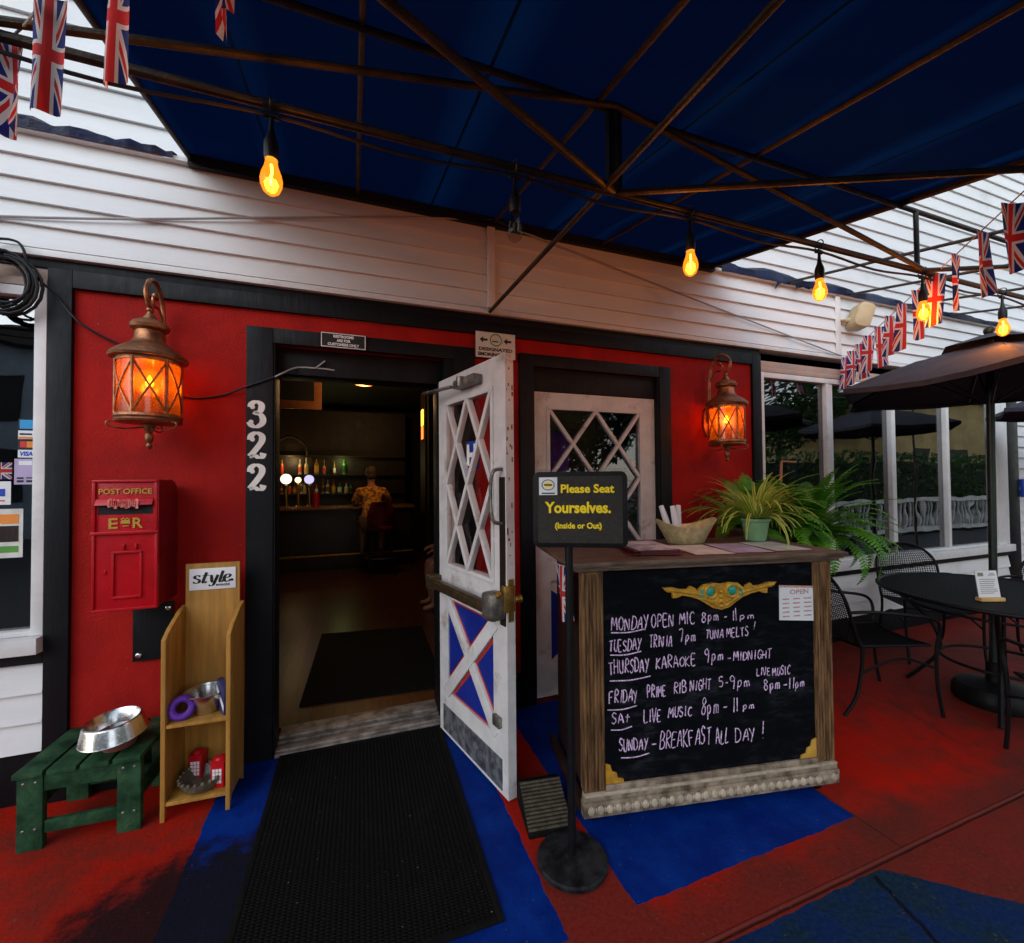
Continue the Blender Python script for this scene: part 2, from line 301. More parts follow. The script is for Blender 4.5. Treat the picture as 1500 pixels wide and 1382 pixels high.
# ------------------------------------------------------------------ mesh builder
class MB:
    def __init__(s): s.v = []; s.f = []; s.mi = []; s.uv = {}; s.M = Matrix.Identity(4); s.cm = 0
    def vt(s, p): s.v.append(s.M @ Vector(p)); return len(s.v)-1
    def face(s, idx, uv=None):
        if uv: s.uv[len(s.f)] = uv
        s.f.append(tuple(idx)); s.mi.append(s.cm)
    def box(s, x0, x1, y0, y1, z0, z1):
        i = [s.vt((x, y, z)) for z in (z0, z1) for y in (y0, y1) for x in (x0, x1)]
        for q in ((0, 2, 3, 1), (4, 5, 7, 6), (0, 1, 5, 4), (2, 6, 7, 3), (0, 4, 6, 2), (1, 3, 7, 5)): s.face([i[k] for k in q])
        return s
    def beam(s, p, q, w, d, up=(0, 0, 1)):
        p = Vector(p); q = Vector(q); t = (q-p).normalized(); up = Vector(up)
        if abs(t.dot(up)) > .98: up = Vector((1, 0, 0))
        a = t.cross(up).normalized()*w/2; b = a.cross(t).normalized()*d/2
        i = [s.vt(c) for e in (p, q) for c in (e-a-b, e+a-b, e+a+b, e-a+b)]
        for q_ in ((3, 2, 1, 0), (4, 5, 6, 7), (0, 1, 5, 4), (1, 2, 6, 5), (2, 3, 7, 6), (3, 0, 4, 7)): s.face([i[k] for k in q_])
        return s
    def tube(s, pts, r, n=8, cap=True, closed=False):
        pts = [Vector(p) for p in pts]; rs = r if isinstance(r, (list, tuple)) else [r]*len(pts)
        rings = []; ref = None
        for k, p in enumerate(pts):
            a = pts[k-1] if (k > 0 or closed) else p; b = pts[(k+1) % len(pts)] if (k < len(pts)-1 or closed) else p
            t = (b-a).normalized()
            if ref is None: ref = Vector((0, 0, 1)) if abs(t.z) < .9 else Vector((1, 0, 0))
            x = t.cross(ref).normalized(); y = x.cross(t).normalized(); ref = y
            rings.append([s.vt(p+(x*math.cos(2*math.pi*j/n)+y*math.sin(2*math.pi*j/n))*rs[k]) for j in range(n)])
        m = len(rings)
        for k in range(m if closed else m-1):
            A, B = rings[k], rings[(k+1) % m]
            for j in range(n): s.face((A[j], A[(j+1) % n], B[(j+1) % n], B[j]))
        if cap and not closed: s.face(rings[0][::-1]); s.face(rings[-1])
        return s
    def lathe(s, prof, c=(0, 0, 0), n=24, cap=True):
        c = Vector(c); rings = []
        for r, z in prof: rings.append([s.vt(c+Vector((r*math.cos(2*math.pi*j/n), r*math.sin(2*math.pi*j/n), z))) for j in range(n)])
        for A, B in zip(rings, rings[1:]):
            for j in range(n): s.face((A[j], A[(j+1) % n], B[(j+1) % n], B[j]))
        if cap: s.face(rings[0][::-1]); s.face(rings[-1])
        return s
    def ball(s, c, r, n=10, m=7, sc_=(1, 1, 1)):
        prof = [(max(1e-4, r*math.sin(math.pi*k/m)), -r*math.cos(math.pi*k/m)) for k in range(m+1)]
        M0 = s.M; s.M = M0 @ Matrix.Translation(c) @ Matrix.Diagonal((*sc_, 1)); s.lathe(prof, (0, 0, 0), n, False); s.M = M0; return s
    def prism(s, poly, d0, d1, plane='xz'):
        """poly in a plane, extruded along the third axis"""
        def p3(a, b, d): return {'xz': (a, d, b), 'xy': (a, b, d), 'yz': (d, a, b)}[plane]
        A = [s.vt(p3(a, b, d0)) for a, b in poly]; B = [s.vt(p3(a, b, d1)) for a, b in poly]
        s.face(A); s.face(B[::-1]); n = len(poly)
        for j in range(n): s.face((A[j], B[j], B[(j+1) % n], A[(j+1) % n]))
        return s
    def ribbon(s, pts, w, nrm=(0, -1, 0), uv=False):
        pts = [Vector(p) for p in pts]; nrm = Vector(nrm); ws = w if isinstance(w, list) else [w]*len(pts)
        prev = None
        for k, p in enumerate(pts):
            a = pts[max(0, k-1)]; b = pts[min(len(pts)-1, k+1)]; t = (b-a)
            if t.length < 1e-9: t = Vector((1, 0, 0))
            sd = t.normalized().cross(nrm)
            sd = sd.normalized()*ws[k]/2 if sd.length > 1e-6 else Vector((ws[k]/2, 0, 0))
            cur = (s.vt(p-sd), s.vt(p+sd))
            if prev: s.face((prev[0], prev[1], cur[1], cur[0]), [(0, (k-1)/(len(pts)-1)), (1, (k-1)/(len(pts)-1)), (1, k/(len(pts)-1)), (0, k/(len(pts)-1))] if uv else None)
            prev = cur
        return s
    def text(s, txt, size, M, extrude=.001, bold=0, shear=0, width=None, align='LEFT', sp=1.0):
        cu = bpy.data.curves.new('t', 'FONT'); cu.body = txt; cu.size = size; cu.extrude = extrude; cu.offset = bold; cu.shear = shear
        cu.align_x = align; cu.space_character = sp; cu.resolution_u = 3
        o = bpy.data.objects.new('t', cu); COL.objects.link(o); dg = bpy.context.evaluated_depsgraph_get()
        me = bpy.data.meshes.new_from_object(o.evaluated_get(dg))
        xs = [v.co.x for v in me.vertices] or [0, 1]; kx = 1
        if width: kx = width/(max(xs)-min(xs))
        x0 = min(xs) if align == 'LEFT' else 0
        base = len(s.v)
        for v in me.vertices: s.v.append(s.M @ M @ Vector(((v.co.x-x0)*kx, v.co.y, v.co.z)))
        for p in me.polygons: s.f.append(tuple(base+i for i in p.vertices)); s.mi.append(s.cm)
        bpy.data.objects.remove(o); bpy.data.curves.remove(cu); bpy.data.meshes.remove(me)
        return s
    def build(s, name, mats, parent=None, bevel=0, smooth=35, world=False):
        me = bpy.data.meshes.new(name)
        off = Vector(parent.location) if (world and parent is not None and parent.parent is None) else (Vector(parent.parent.location) if (world and parent is not None) else Vector((0, 0, 0)))
        me.from_pydata([v-off for v in s.v], [], s.f)
        mats = mats if isinstance(mats, (list, tuple)) else [mats]
        for m in mats: me.materials.append(MT[m] if isinstance(m, str) else m)
        me.polygons.foreach_set('material_index', s.mi)
        if s.uv:
            ul = me.uv_layers.new(name='UVMap')
            for fi, uvs in s.uv.items():
                p = me.polygons[fi]
                for li, uv in zip(p.loop_indices, uvs): ul.data[li].uv = uv
        me.update()
        if bevel:
            bm = bmesh.new(); bm.from_mesh(me); bmesh.ops.remove_doubles(bm, verts=bm.verts, dist=1e-5)
            ed = [e for e in bm.edges if len(e.link_faces) == 2 and e.calc_face_angle(0) > .6]
            bmesh.ops.bevel(bm, geom=ed, offset=bevel, segments=2, affect='EDGES', profile=.6, clamp_overlap=True)
            bm.to_mesh(me); bm.free()
        if smooth:
            me.shade_smooth(); me.set_sharp_from_angle(angle=R_(smooth))
        o = bpy.data.objects.new(name, me); COL.objects.link(o)
        if parent is not None: o.parent = parent
        return o

def thing(name, label, cat, loc=(0, 0, 0), rz=0, group=None):
    o = bpy.data.objects.new(name, None); COL.objects.link(o); o.location = loc; o.rotation_euler = (0, 0, rz); o.empty_display_size = .1
    return tag(o, label, cat, group)
def tag(o, label, cat, group=None):
    o['label'] = label; o['category'] = cat
    if group: o['group'] = group
    return o
def struct(o, kind='structure'): o['kind'] = kind; return o
def copy_tree(o, parent=None):
    c = o.copy(); COL.objects.link(c)
    if parent is not None: c.parent = parent
    for ch in list(o.children): copy_tree(ch, c)
    return c
def bm(*a): return MB().box(*a)
def arc(c, r, a0, a1, n, plane='yz'):
    out = []
    for k in range(n+1):
        a = R_(a0+(a1-a0)*k/n); x, y = r*math.cos(a), r*math.sin(a)
        out.append({'yz': (c[0], c[1]+x, c[2]+y), 'xz': (c[0]+x, c[1], c[2]+y), 'xy': (c[0]+x, c[1]+y, c[2])}[plane])
    return out
def smooth_path(pts, n=6):
    pts = [Vector(p) for p in pts]; out = []
    for i in range(len(pts)-1):
        p0, p1, p2, p3 = pts[max(0, i-1)], pts[i], pts[i+1], pts[min(len(pts)-1, i+2)]
        for k in range(n):
            t = k/n
            out.append(.5*((2*p1)+(p2-p0)*t+(2*p0-5*p1+4*p2-p3)*t*t+(3*p1-p0-3*p2+p3)*t**3))
    out.append(pts[-1]); return out
def lamp(name, parent, loc, energy, col, radius=.03):
    ld = bpy.data.lights.new(name, 'POINT'); ld.energy = energy; ld.color = col; ld.shadow_soft_size = radius
    o = bpy.data.objects.new(name, ld); COL.objects.link(o); o.location = loc; o.parent = parent; return o
Y0 = 2.725
UP = Matrix.Rotation(R_(90), 4, 'X')     # text lying in xy -> standing in xz, facing -y

# ------------------------------------------------------------------ ground
def ground():
    m = Mat('painted concrete patio')
    x, y, z = m.xyz('Object')
    wob = (m.noise(14, 4)-.5)*.03; xw = x+wob; yw = y+(m.noise(11, 4)-.5)*.03
    def band(v, a, b): return (v > a)*(v < b)
    blue = band(xw, -.615, .66)*band(yw, 1.30, 2.72)
    blue = blue.max(band(xw, .935, 2.085)*band(yw, 1.317, 2.72))
    edge = (xw-1.889)-(yw-1.117)*(-1.17)     # slanted right border of the front patch
    blue = blue.max(band(yw, -1.2, 1.112)*(edge < 0)*(xw > .85))
    blue = blue.max(band(yw, -1.2, 1.0)*(xw < .45)*(xw > -.2))
    big = m.noise(1.1, 5, .6); mid = m.noise(5, 6, .7); fine = m.noise(60, 4, .7)
    wear = (big*.6+mid*.5).smooth(.46, .70)
    red = m.mix(wear, (.43, .010, .003), (.19, .020, .012))
    red = m.mix(fine.smooth(.5, .75)*.4, red, (.10, .03, .025))
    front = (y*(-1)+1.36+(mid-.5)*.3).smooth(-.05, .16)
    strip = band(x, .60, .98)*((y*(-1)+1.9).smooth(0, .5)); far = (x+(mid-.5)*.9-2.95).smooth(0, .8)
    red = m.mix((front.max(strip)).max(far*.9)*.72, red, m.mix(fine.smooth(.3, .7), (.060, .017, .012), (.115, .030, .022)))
    bl = m.mix(mid.smooth(.35, .7), (.001, .015, .155), (.002, .032, .235))
    bl = m.mix(fine.smooth(.52, .8)*.5, bl, (.008, .026, .06))
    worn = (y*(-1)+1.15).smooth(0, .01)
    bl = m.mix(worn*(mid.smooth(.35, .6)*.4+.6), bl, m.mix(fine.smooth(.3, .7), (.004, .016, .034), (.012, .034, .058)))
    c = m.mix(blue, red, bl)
    # black trodden-in dirt left of the mat, with its own ragged outline
    dx = x+.56; dy = y-1.72
    d = (dx*dx*2.6+dy*dy*2.2)+(mid-.5)*1.3+(big-.5)*.3
    soot = (d*(-1)+.70).smooth(.14, .50)
    c = m.mix(soot*.95, c, (.008, .008, .009))
    # cracks and joints
    joint = ((y+(mid-.5)*.006-1.138).abs()*(-1)+.007).smooth(0, .004)
    c = m.mix(joint*.55, c, (.17, .045, .035))
    jd = ((y+(mid-.5)*.008-1.126).abs()*(-1)+.007).smooth(0, .006); c = m.mix(jd*.9, c, (.035, .012, .010))
    j2 = ((x-2.09).abs()*(-1)+.006).smooth(0, .004)*(y > 1.14); c = m.mix(j2*.6, c, (.05, .014, .012))
    crack = ((x-1.855-(y-1.12)*.4+(mid-.5)*.07).abs()*(-1)+.016).smooth(0, .012)*(y < 1.10)
    c2 = ((x-3.30-(y-1.70)*.42+(mid-.5)*.10).abs()*(-1)+.006).smooth(0, .005)*band(y, 1.45, 1.95); crack = crack.max(c2)
    c = m.mix(crack*.9, c, (.004, .005, .008))
    grit = m.noise(220, 2, .8); c = m.mix(grit.smooth(.58, .75)*.45, c, (.012, .010, .010)); c = m.mix(m.noise(260, 2, .8).smooth(.66, .8)*.30, c, (.16, .12, .10))
    chips = (m.noise(26, 5, .75)*.8+mid*.25).smooth(.655, .68); c = m.mix(chips*.65, c, (.11, .085, .075))
    crumbs = m.noise(95, 1); c = m.mix(crumbs.smooth(.76, .80)*.5, c, (.30, .24, .18))
    street = ((y*(-1)-1.6).smooth(0, .05)).max(((x-3).abs()-6.2).smooth(0, .05)); c = m.mix(street, c, (.055, .055, .058))
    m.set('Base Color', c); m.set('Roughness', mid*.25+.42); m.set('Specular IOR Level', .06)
    h = fine*.5+mid*.4+joint*1.6-jd*1.2-crack*1.2-j2
    m.bump(h, .45, .012)
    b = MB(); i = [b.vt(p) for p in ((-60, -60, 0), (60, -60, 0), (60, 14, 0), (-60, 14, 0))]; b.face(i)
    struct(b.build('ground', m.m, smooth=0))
ground()

# ------------------------------------------------------------------ pub building
pub = thing('pub_building', 'white clapboard pub front with red wall, black trim and two doors', 'building', (0, 0, 0))
def siding(name, x0, x1, z0, z1, row, y, mat='siding', lap=.020, th=.1):
    b = MB(); n = max(1, round((z1-z0)/row)); row = (z1-z0)/n
    nx = max(2, int((x1-x0)/1.2)); xs = [x0+(x1-x0)*k/nx for k in range(nx+1)]
    rr = random.Random(len(name)+int(x0*10))
    for k in range(n):
        a, c = z0+k*row, z0+(k+1)*row
        for x, x2 in zip(xs, xs[1:]):
            i = [b.vt(p) for p in ((x, y-lap, a), (x2, y-lap, a), (x2, y, c), (x, y, c), (x, y, a), (x2, y, a))]
            b.face((i[0], i[1], i[2], i[3])); b.face((i[4], i[5], i[1], i[0]))
    b.box(x0, x1, y+.001, y+th, z0, z1)
    return b.build(name, mat, pub, smooth=20)
# lower storey siding band above the red wall, upper set-back wall, low aprons
siding('fascia_siding', -4, 10.5, 2.62, 3.165, .109, 2.70)
bm(-4, 10.5, 2.682, 2.80, 2.585, 2.618).build('fascia_board', 'white_trim', pub, bevel=.003)
siding('upper_siding', -6, 11, 3.2, 6.2, .15, 2.95)
b = MB(); b.prism([(2.66, 3.165), (2.66, 3.185), (2.95, 3.215), (2.95, 3.165)], -4, 10.5, 'yz'); b.build('ledge', 'white_trim', pub)
siding('apron_siding', -4, -1.372, .25, .655, .135, 2.722)
siding('apron_siding', 3.237, 7.0, .22, .60, .127, 2.722)
siding('end_siding', 7.232, 10.5, .22, 2.585, .125, 2.722)
for x in (.85, 4.17): bm(x-.026, x+.026, 2.668, 2.687, 2.62, 3.165).build('joint_strip', 'white_trim', pub, bevel=.003)
# red wall panels
b = MB()
for a in ((-1.278, -.41, 0, 2.453), (-.41, .60, 2.27, 2.453), (.60, 1.145, 0, 2.453), (1.145, 2.185, 2.27, 2.453), (2.185, 3.14, 0, 2.453)):
    b.box(a[0], a[1], Y0, 2.86, a[2], a[3])
b.build('red_wall', 'red_wall', pub, smooth=0)
b = MB()
b.box(-1.37, -1.278, 2.70, 2.86, 0, 2.54).box(-1.277, 3.139, 2.70, 2.723, 2.453, 2.54).box(3.14, 3.235, 2.70, 2.86, 0, 2.54)
b.box(-4, 3.235, 2.71, 2.86, 2.5405, 2.584); b.build('frame_trim', 'black_trim', pub, bevel=.003)
for a in ((-1.277, -.541, 2.712, 2.7245, 0, .22), (.741, 1.049, 2.712, 2.7245, 0, .22), (2.291, 3.139, 2.712, 2.7245, 0, .22), (-4, -1.371, 2.74, 2.86, 0, .249), (3.236, 10.5, 2.74, 2.86, 0, .219)):
    bm(*a).build('plinth', 'black_trim', pub, bevel=.002)
bm(7.0, 7.23, 2.70, 2.86, .22, 2.585).build('corner_board', 'black_trim', pub, bevel=.002)
def casing(x0, x1, i0, i1):
    b = MB(); b.box(x0, i0, 2.692, 2.7235, 0, 2.354).box(i1, x1, 2.692, 2.7235, 0, 2.354).box(i0+.0005, i1-.0005, 2.693, 2.7235, 2.27, 2.354)
    b.build('door_casing', 'black_trim', pub, bevel=.003)
casing(-.54, .74, -.41, .60); casing(1.05, 2.289, 1.145, 2.185)
b = MB(); b.box(-.4095, -.400, 2.70, 2.86, 0, 2.27).box(.545, .5995, 2.70, 2.95, 0, 2.27).box(-.399, .544, 2.775, 2.95, 2.12, 2.27).box(.515, .544, 2.80, 2.95, 0, 2.119)
b.build('door_jamb', 'black_trim', pub, bevel=.003)
b = MB(); b.box(1.1455, 1.157, 2.70, 2.95, 0, 2.27).box(2.173, 2.1845, 2.70, 2.95, 0, 2.27).box(1.158, 2.172, 2.73, 2.95, 2.115, 2.27)
b.build('door_jamb', 'black_trim', pub, bevel=.003)
b = MB(); b.box(-.399, .514, 2.69, 2.96, 0, .018).box(-.399, .514, 2.715, 2.75, .018, .028).box(-.399, .514, 2.79, 2.81, .018, .03).box(-.399, .514, 2.84, 2.955, .018, .036)
b.build('threshold', P('worn aluminium threshold', (.22, .19, .17), .45, .5, var=.4, scale=12, bump=.3, second=(.42, .37, .33)), pub, bevel=.002)
# windows
def window(x0, x1, z0, z1, mulls, sill, post=.04, post_r=None):
    post_r = post_r or post
    w = bm(x0, x1, 2.755, 2.77, z1-.0, z1+.06).build('window', 'tan_trim', pub)
    f = MB(); f.box(x0, x0+post, 2.70, 2.78, z0, z1).box(x1-post_r, x1, 2.70, 2.78, z0, z1).box(x0+post, x1-post_r, 2.705, 2.78, z1-.045, z1).box(x0+post, x1-post_r, 2.705, 2.78, z0, z0+.025)
    for mx, mw in mulls: f.box(mx-mw/2, mx-.003, 2.708, 2.775, z0+.0255, z1-.0455).box(mx+.003, mx+mw/2, 2.714, 2.775, z0+.0255, z1-.0455)
    f.build('frame', 'white_trim', w, bevel=.003)
    s = MB(); s.box(x0-.0, x1, 2.655, 2.754, z0-.075, z0-.002).box(x0, x1, 2.69, 2.754, sill-.04, z0-.077); s.build('sill', 'white_trim', w, bevel=.004)
    bm(x0, x1, 2.70, 2.754, sill-.095, sill-.042).build('sill_band', 'black_trim', w)
    b_ = MB()
    xs = [x0+post]+[q for q, _ in mulls]+[x1-post_r]
    for a, c in zip(xs, xs[1:]): b_.box(a, c-.001, 2.748, 2.752, z0+.02, z1-.04)
    b_.build('pane', 'pane', w, smooth=0)
    t = MB(); t.box(x0, x1, 2.70, 2.754, z1+.001, z1+.04).box(x0, x1, 2.72, 2.754, z1+.041, z1+.10); t.build('head_trim', 'tan_trim', w, bevel=.004)
    return w
window(-4, -1.371, .79, 2.44, [(-2.4, .07)], .755, post=.045)
window(3.236, 7.0, .735, 2.40, [(4.085, .085), (4.99, .07), (5.89, .06)], .70, post=.03, post_r=.22)
# interior shell of the building
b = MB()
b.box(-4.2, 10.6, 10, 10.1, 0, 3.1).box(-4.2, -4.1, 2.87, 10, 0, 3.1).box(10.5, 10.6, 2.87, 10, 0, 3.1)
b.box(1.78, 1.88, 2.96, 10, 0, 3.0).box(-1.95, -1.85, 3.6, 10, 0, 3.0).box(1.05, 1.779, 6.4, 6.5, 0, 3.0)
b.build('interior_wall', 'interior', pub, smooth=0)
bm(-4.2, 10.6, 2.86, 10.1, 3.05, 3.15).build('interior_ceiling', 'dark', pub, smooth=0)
def planks():
    m = Mat('polished bar floorboards'); x, y, z = m.xyz()
    pl = (x*8).frac(); gap = (pl < .04)
    n = m.noise(5, 4, .6, (8, .7, 1))
    c = m.mix(n.smooth(.3, .7), (.048, .013, .0045), (.105, .032, .009)); c = m.mix(gap*.8, c, (.015, .008, .005))
    m.set('Base Color', c); m.set('Roughness', .28); return m.m
struct(bm(-4.1, 10.5, 2.97, 10, .002, .02).build('floor', planks(), smooth=0))
tag(MB().prism([(-.33, 3.2), (.62, 3.12), (.66, 4.5), (-.28, 4.62)], .021, .03, 'xy').build('door_mat', 'rubber'), 'dark inner mat lying on the bar floorboards past the threshold', 'mat')

# ------------------------------------------------------------------ doors (parts of the pub)
def plain_door():
    d = MB(); x0, x1, y0, y1 = 1.160, 2.170, 2.742, 2.785
    gx0, gx1, gz0, gz1 = 1.285, 2.035, 1.03, 1.995
    d.box(x0, gx0, y0, y1, .02, 2.11).box(gx1, x1, y0, y1, .02, 2.11).box(gx0, gx1, y0, y1, gz1, 2.11).box(gx0, gx1, y0, y1, .80, gz0)
    d.box(gx0, gx1, y0, y1, .02, .26).box(gx0, gx1, y0+.012, y1, .26, .80)
    o = d.build('door', 'door_white', pub, smooth=0)
    l = MB(); cx = [gx0+(gx1-gx0)*k/2 for k in range(3)]; h = (gz1-gz0)/2
    for k in range(2):
        for j in range(2):
            a, c = cx[k], cx[k+1]; z = gz0+j*h
            l.beam((a, y0+.010, z), (c, y0+.010, z+h), .024, .026, (0, 1, 0)); l.beam((a, y0+.013, z+h), (c, y0+.013, z), .024, .026, (0, 1, 0))
    l.box(gx0-.02, gx1+.02, y0-.006, y0+.02, gz1-.003, gz1+.02).box(gx0-.02, gx1+.02, y0-.006, y0+.02, gz0-.02, gz0+.003).box(gx0-.022, gx0+.003, y0-.006, y0+.02, gz0, gz1).box(gx1-.003, gx1+.022, y0-.006, y0+.02, gz0, gz1)
    l.build('lattice', 'door_white', o)
    bm(gx0, gx1, y0+.022, y0+.026, gz0, gz1).build('glass', 'door_glass', o, smooth=0)
    p = MB(); p.prism([(gx0, .26), (gx0, .74), (1.62, .52)], y0+.004, y0+.011).prism([(gx1, .26), (gx1, .74), (1.70, .52)], y0+.004, y0+.011).prism([(gx0+.06, .26), (gx1-.06, .26), (1.66, .49)], y0+.004, y0+.011).prism([(gx0+.06, .80), (gx1-.06, .80), (1.66, .55)], y0+.004, y0+.011)
    p.build('blue_panel', 'door_blue', o)
    hng = MB()
    for z in (.35, 1.1, 1.9): hng.tube([(1.158, 2.735, z-.05), (1.158, 2.735, z+.05)], .009)
    hng.build('hinge', 'black_iron', o)
plain_door()
def open_door():
    # local x runs along the leaf from the hinge, y is the leaf thickness, then swung into place
    W, H, T = .74, 2.09, .046
    sw = Matrix.Translation((.497, 2.645, .015)) @ Matrix.Rotation(math.atan2(-.970, .2429), 4, 'Z')
    def mb(): b = MB(); b.M = sw; return b
    gx0, gx1, gz0, gz1 = .115, .615, 1.0, 1.93
    px0, px1, pz0, pz1 = .10, .64, .255, .80
    d = mb()
    d.box(0, gx0-.0, 0, T, 0, H).box(gx1, W, 0, T, 0, H).box(gx0, gx1, 0, T, gz1, H).box(gx0, gx1, 0, T, pz1, gz0).box(gx0, gx1, 0, T, 0, pz0).box(gx0, gx1, .016, .030, pz0, pz1)
    o = d.build('door', 'door_white', pub, smooth=0)
    l = mb(); h = (gz1-gz0)/2; hw = (gx1-gx0)/2
    for k in range(2):
        for j in range(2):
            a = gx0+k*hw; z = gz0+j*h
            l.beam((a, .004, z), (a+hw, .004, z+h), .026, .030, (0, 1, 0)); l.beam((a, .007, z+h), (a+hw, .007, z), .026, .030, (0, 1, 0))
    l.box(gx0-.018, gx1+.018, -.008, .018, gz1-.004, gz1+.02).box(gx0-.018, gx1+.018, -.008, .018, gz0-.02, gz0+.004).box(gx0-.02, gx0+.004, -.008, .018, gz0+.004, gz1-.004).box(gx1-.004, gx1+.02, -.008, .018, gz0+.004, gz1-.004)
    l.build('lattice', 'door_white', o, bevel=.003)
    g = mb(); g.box(gx0, gx1, .024, .028, gz0, gz1); g.build('glass', 'clear', o, smooth=0)
    # X board with red edged blue panels
    mx, mz = (px0+px1)/2, (pz0+pz1)/2; w = .052
    def tri(a, c, e, k):
        q = [Vector((*p, 0)) for p in (a, c, e)]; cen = sum(q, Vector())/3
        return [((p-cen)*k+cen)[:2] for p in q]
    tris = [((px0, pz0+w), (px0, pz1-w), (mx-w*.9, mz)), ((px1, pz0+w), (px1, pz1-w), (mx+w*.9, mz)), ((px0+w*.8, pz0), (px1-w*.8, pz0), (mx, mz-w)), ((px0+w*.8, pz1), (px1-w*.8, pz1), (mx, mz+w))]
    r = mb(); u = mb()
    for t in tris:
        r.prism(tri(*t, 1.0), .010, .017); u.prism(tri(*t, .80), .006, .0115)
    r.build('red_edging', 'door_red', o); u.build('blue_panel', 'door_blue', o)
    x = mb(); x.beam((px0, .004, pz0), (px1, .004, pz1), .070, .024, (0, 1, 0)); x.beam((px0, .007, pz1), (px1, .007, pz0), .070, .024, (0, 1, 0))
    x.build('cross_board', 'door_white', o, bevel=.002)
    k = mb(); k.box(.05, .69, -.004, .0005, .02, .165); k.build('kick_plate', P('scuffed kick plate', (.10, .10, .115), .5, .5, var=.4, scale=22, bump=.3, second=(.26, .26, .28)), o)
    p = mb(); p.box(-.03, .66, -.075, -.045, .855, .91).box(-.035, .03, -.078, -.001, .845, .92).box(.0, .66, -.082, -.075, .865, .90)
    p.build('push_bar', 'bronze', o, bevel=.004)
    q = mb(); q.box(.64, .735, -.085, -.001, .83, .96); q.build('bar_housing', 'grey_metal', o, bevel=.02)
    q = mb(); q.box(.688, .732, -.006, .0005, .80, 1.50); q.build('pull_plate', 'dark_wood', o)
    q = mb(); q.tube(smooth_path([(.71, -.004, 1.28), (.70, -.05, 1.30), (.69, -.055, 1.41), (.70, -.05, 1.52), (.71, -.004, 1.54)], 6), .009); q.build('pull_handle', 'grey_metal', o)
    q = mb(); q.box(.712, .7435, -.016, .044, .865, .99); q.tube([(.72, -.03, .95), (.72, -.055, .95)], .02, 12); q.tube([(.735, .046, .92), (.735, .075, .92)], .015, 12); q.tube([(.735, .075, .92), (.735, .082, .92)], .02, 12); q.build('lock', 'brass', o, bevel=.006)
    c = mb(); c.box(.30, .53, -.055, -.001, 1.985, 2.03).beam((.30, -.06, 2.0), (.0, -.10, 2.005), .03, .014).beam((.02, -.10, 2.005), (-.08, .0, 2.03), .022, .012).tube([(.40, -.06, 1.98), (.40, -.06, 2.035)], .022, 12)
    c.build('door_closer', 'grey_metal', o, bevel=.004)
    s = mb(); s.box(.63, .69, -.02, -.001, .31, .36); s.build('floor_bolt', 'grey_metal', o, bevel=.003)
    e = mb(); e.box(W-.0005, W+.0025, .008, .038, .82, 1.02); e.build('latch_plate', 'brass', o)
    ch = mb(); rr = random.Random(3)
    for _ in range(26):
        z = rr.uniform(.9, 2.05); yy = rr.uniform(.002, .036); ch.box(W-.0005, W+.0009, yy, yy+rr.uniform(.003, .009), z, z+rr.uniform(.004, .025))
    ch.build('paint_chip', P('bare rusty chips', (.18, .07, .03), .8, var=.4, scale=30), o)
    st = mb(); st.box(.30, .435, .029, .0300, 1.545, 1.70); st2 = mb(); st.build('blue_sticker', 'royal', o, smooth=0)
    T_ = sw @ Matrix.Translation((.315, .0225, 1.572)) @ UP
    st2.M = Matrix.Identity(4); st2.text('H', .155, T_, .0008, .006, width=.105); st2.build('sticker_letter', 'white_paint', o, smooth=0)
open_door()

# ------------------------------------------------------------------ facade signs
def numeral_path(ch):
    if ch == '3': return [[(.10, .78), (.12, .90), (.30, 1.0), (.50, .92), (.54, .78), (.46, .62), (.28, .55), (.50, .48), (.60, .30), (.54, .12), (.32, .0), (.12, .06), (.04, .20)]]
    return [[(.08, .72), (.12, .90), (.32, 1.0), (.54, .90), (.56, .70), (.42, .48), (.20, .22), (.05, .06)], [(.05, .05), (.25, .09), (.42, .03), (.56, .05), (.62, .20)]]
for k, (chx, z0, lab) in enumerate((('3', 1.802, 'large white serif numeral three on the black door casing'), ('2', 1.632, 'white serif numeral two just below the three on the casing'), ('2', 1.458, 'white serif numeral two, lowest on the black door casing'))):
    t = MB(); H = .137
    for pth in numeral_path(chx):
        pp = smooth_path([(-.527+a*.115, 2.6905, z0+c*H) for a, c in pth], 6)
        ws = []
        for i in range(len(pp)):
            dv = pp[min(i+1, len(pp)-1)]-pp[max(i-1, 0)]; ws.append(.012+.020*abs(dv.z)/max(dv.length, 1e-6))
        nb = len(t.v)
        t.ribbon(pp, ws)
    if chx == '3': t.ball((-.508, 2.690, z0+.78*H), .012, sc_=(1, .12, 1)); t.ball((-.515, 2.690, z0+.19*H), .012, sc_=(1, .12, 1))
    else: t.ball((-.508, 2.690, z0+.74*H), .012, sc_=(1, .12, 1))
    tag(t.build('house_number', 'white_paint', smooth=0), lab, 'house number', 'house numbers on the door casing')
s = thing('small_sign', 'small black sign with white lettering over the open door', 'sign', (-.047, 2.691, 2.27))
bm(-.125, .125, -.008, 0, .0, .088).build('board', 'black_ink', s)
b = MB(); b.box(-.12, .12, -.0095, -.0081, .003, .007).box(-.12, .12, -.0095, -.0081, .081, .085).box(-.12, -.116, -.0095, -.0081, .0075, .0805).box(.116, .12, -.0095, -.0081, .0075, .0805)
for tx, zz, w in (('RESTROOMS', .060, .11), ('ARE FOR', .037, .075), ('CUSTOMERS ONLY', .014, .17)): b.text(tx, .021, Matrix.Translation((-w/2, -.0086, zz)) @ UP, .0006, .0008, width=w)
b.build('lettering', 'white_paint', s, smooth=0)
s = thing('smoking_sign', 'white designated smoking sign with green ring above the open door', 'sign', (.88, 2.715, 2.297))
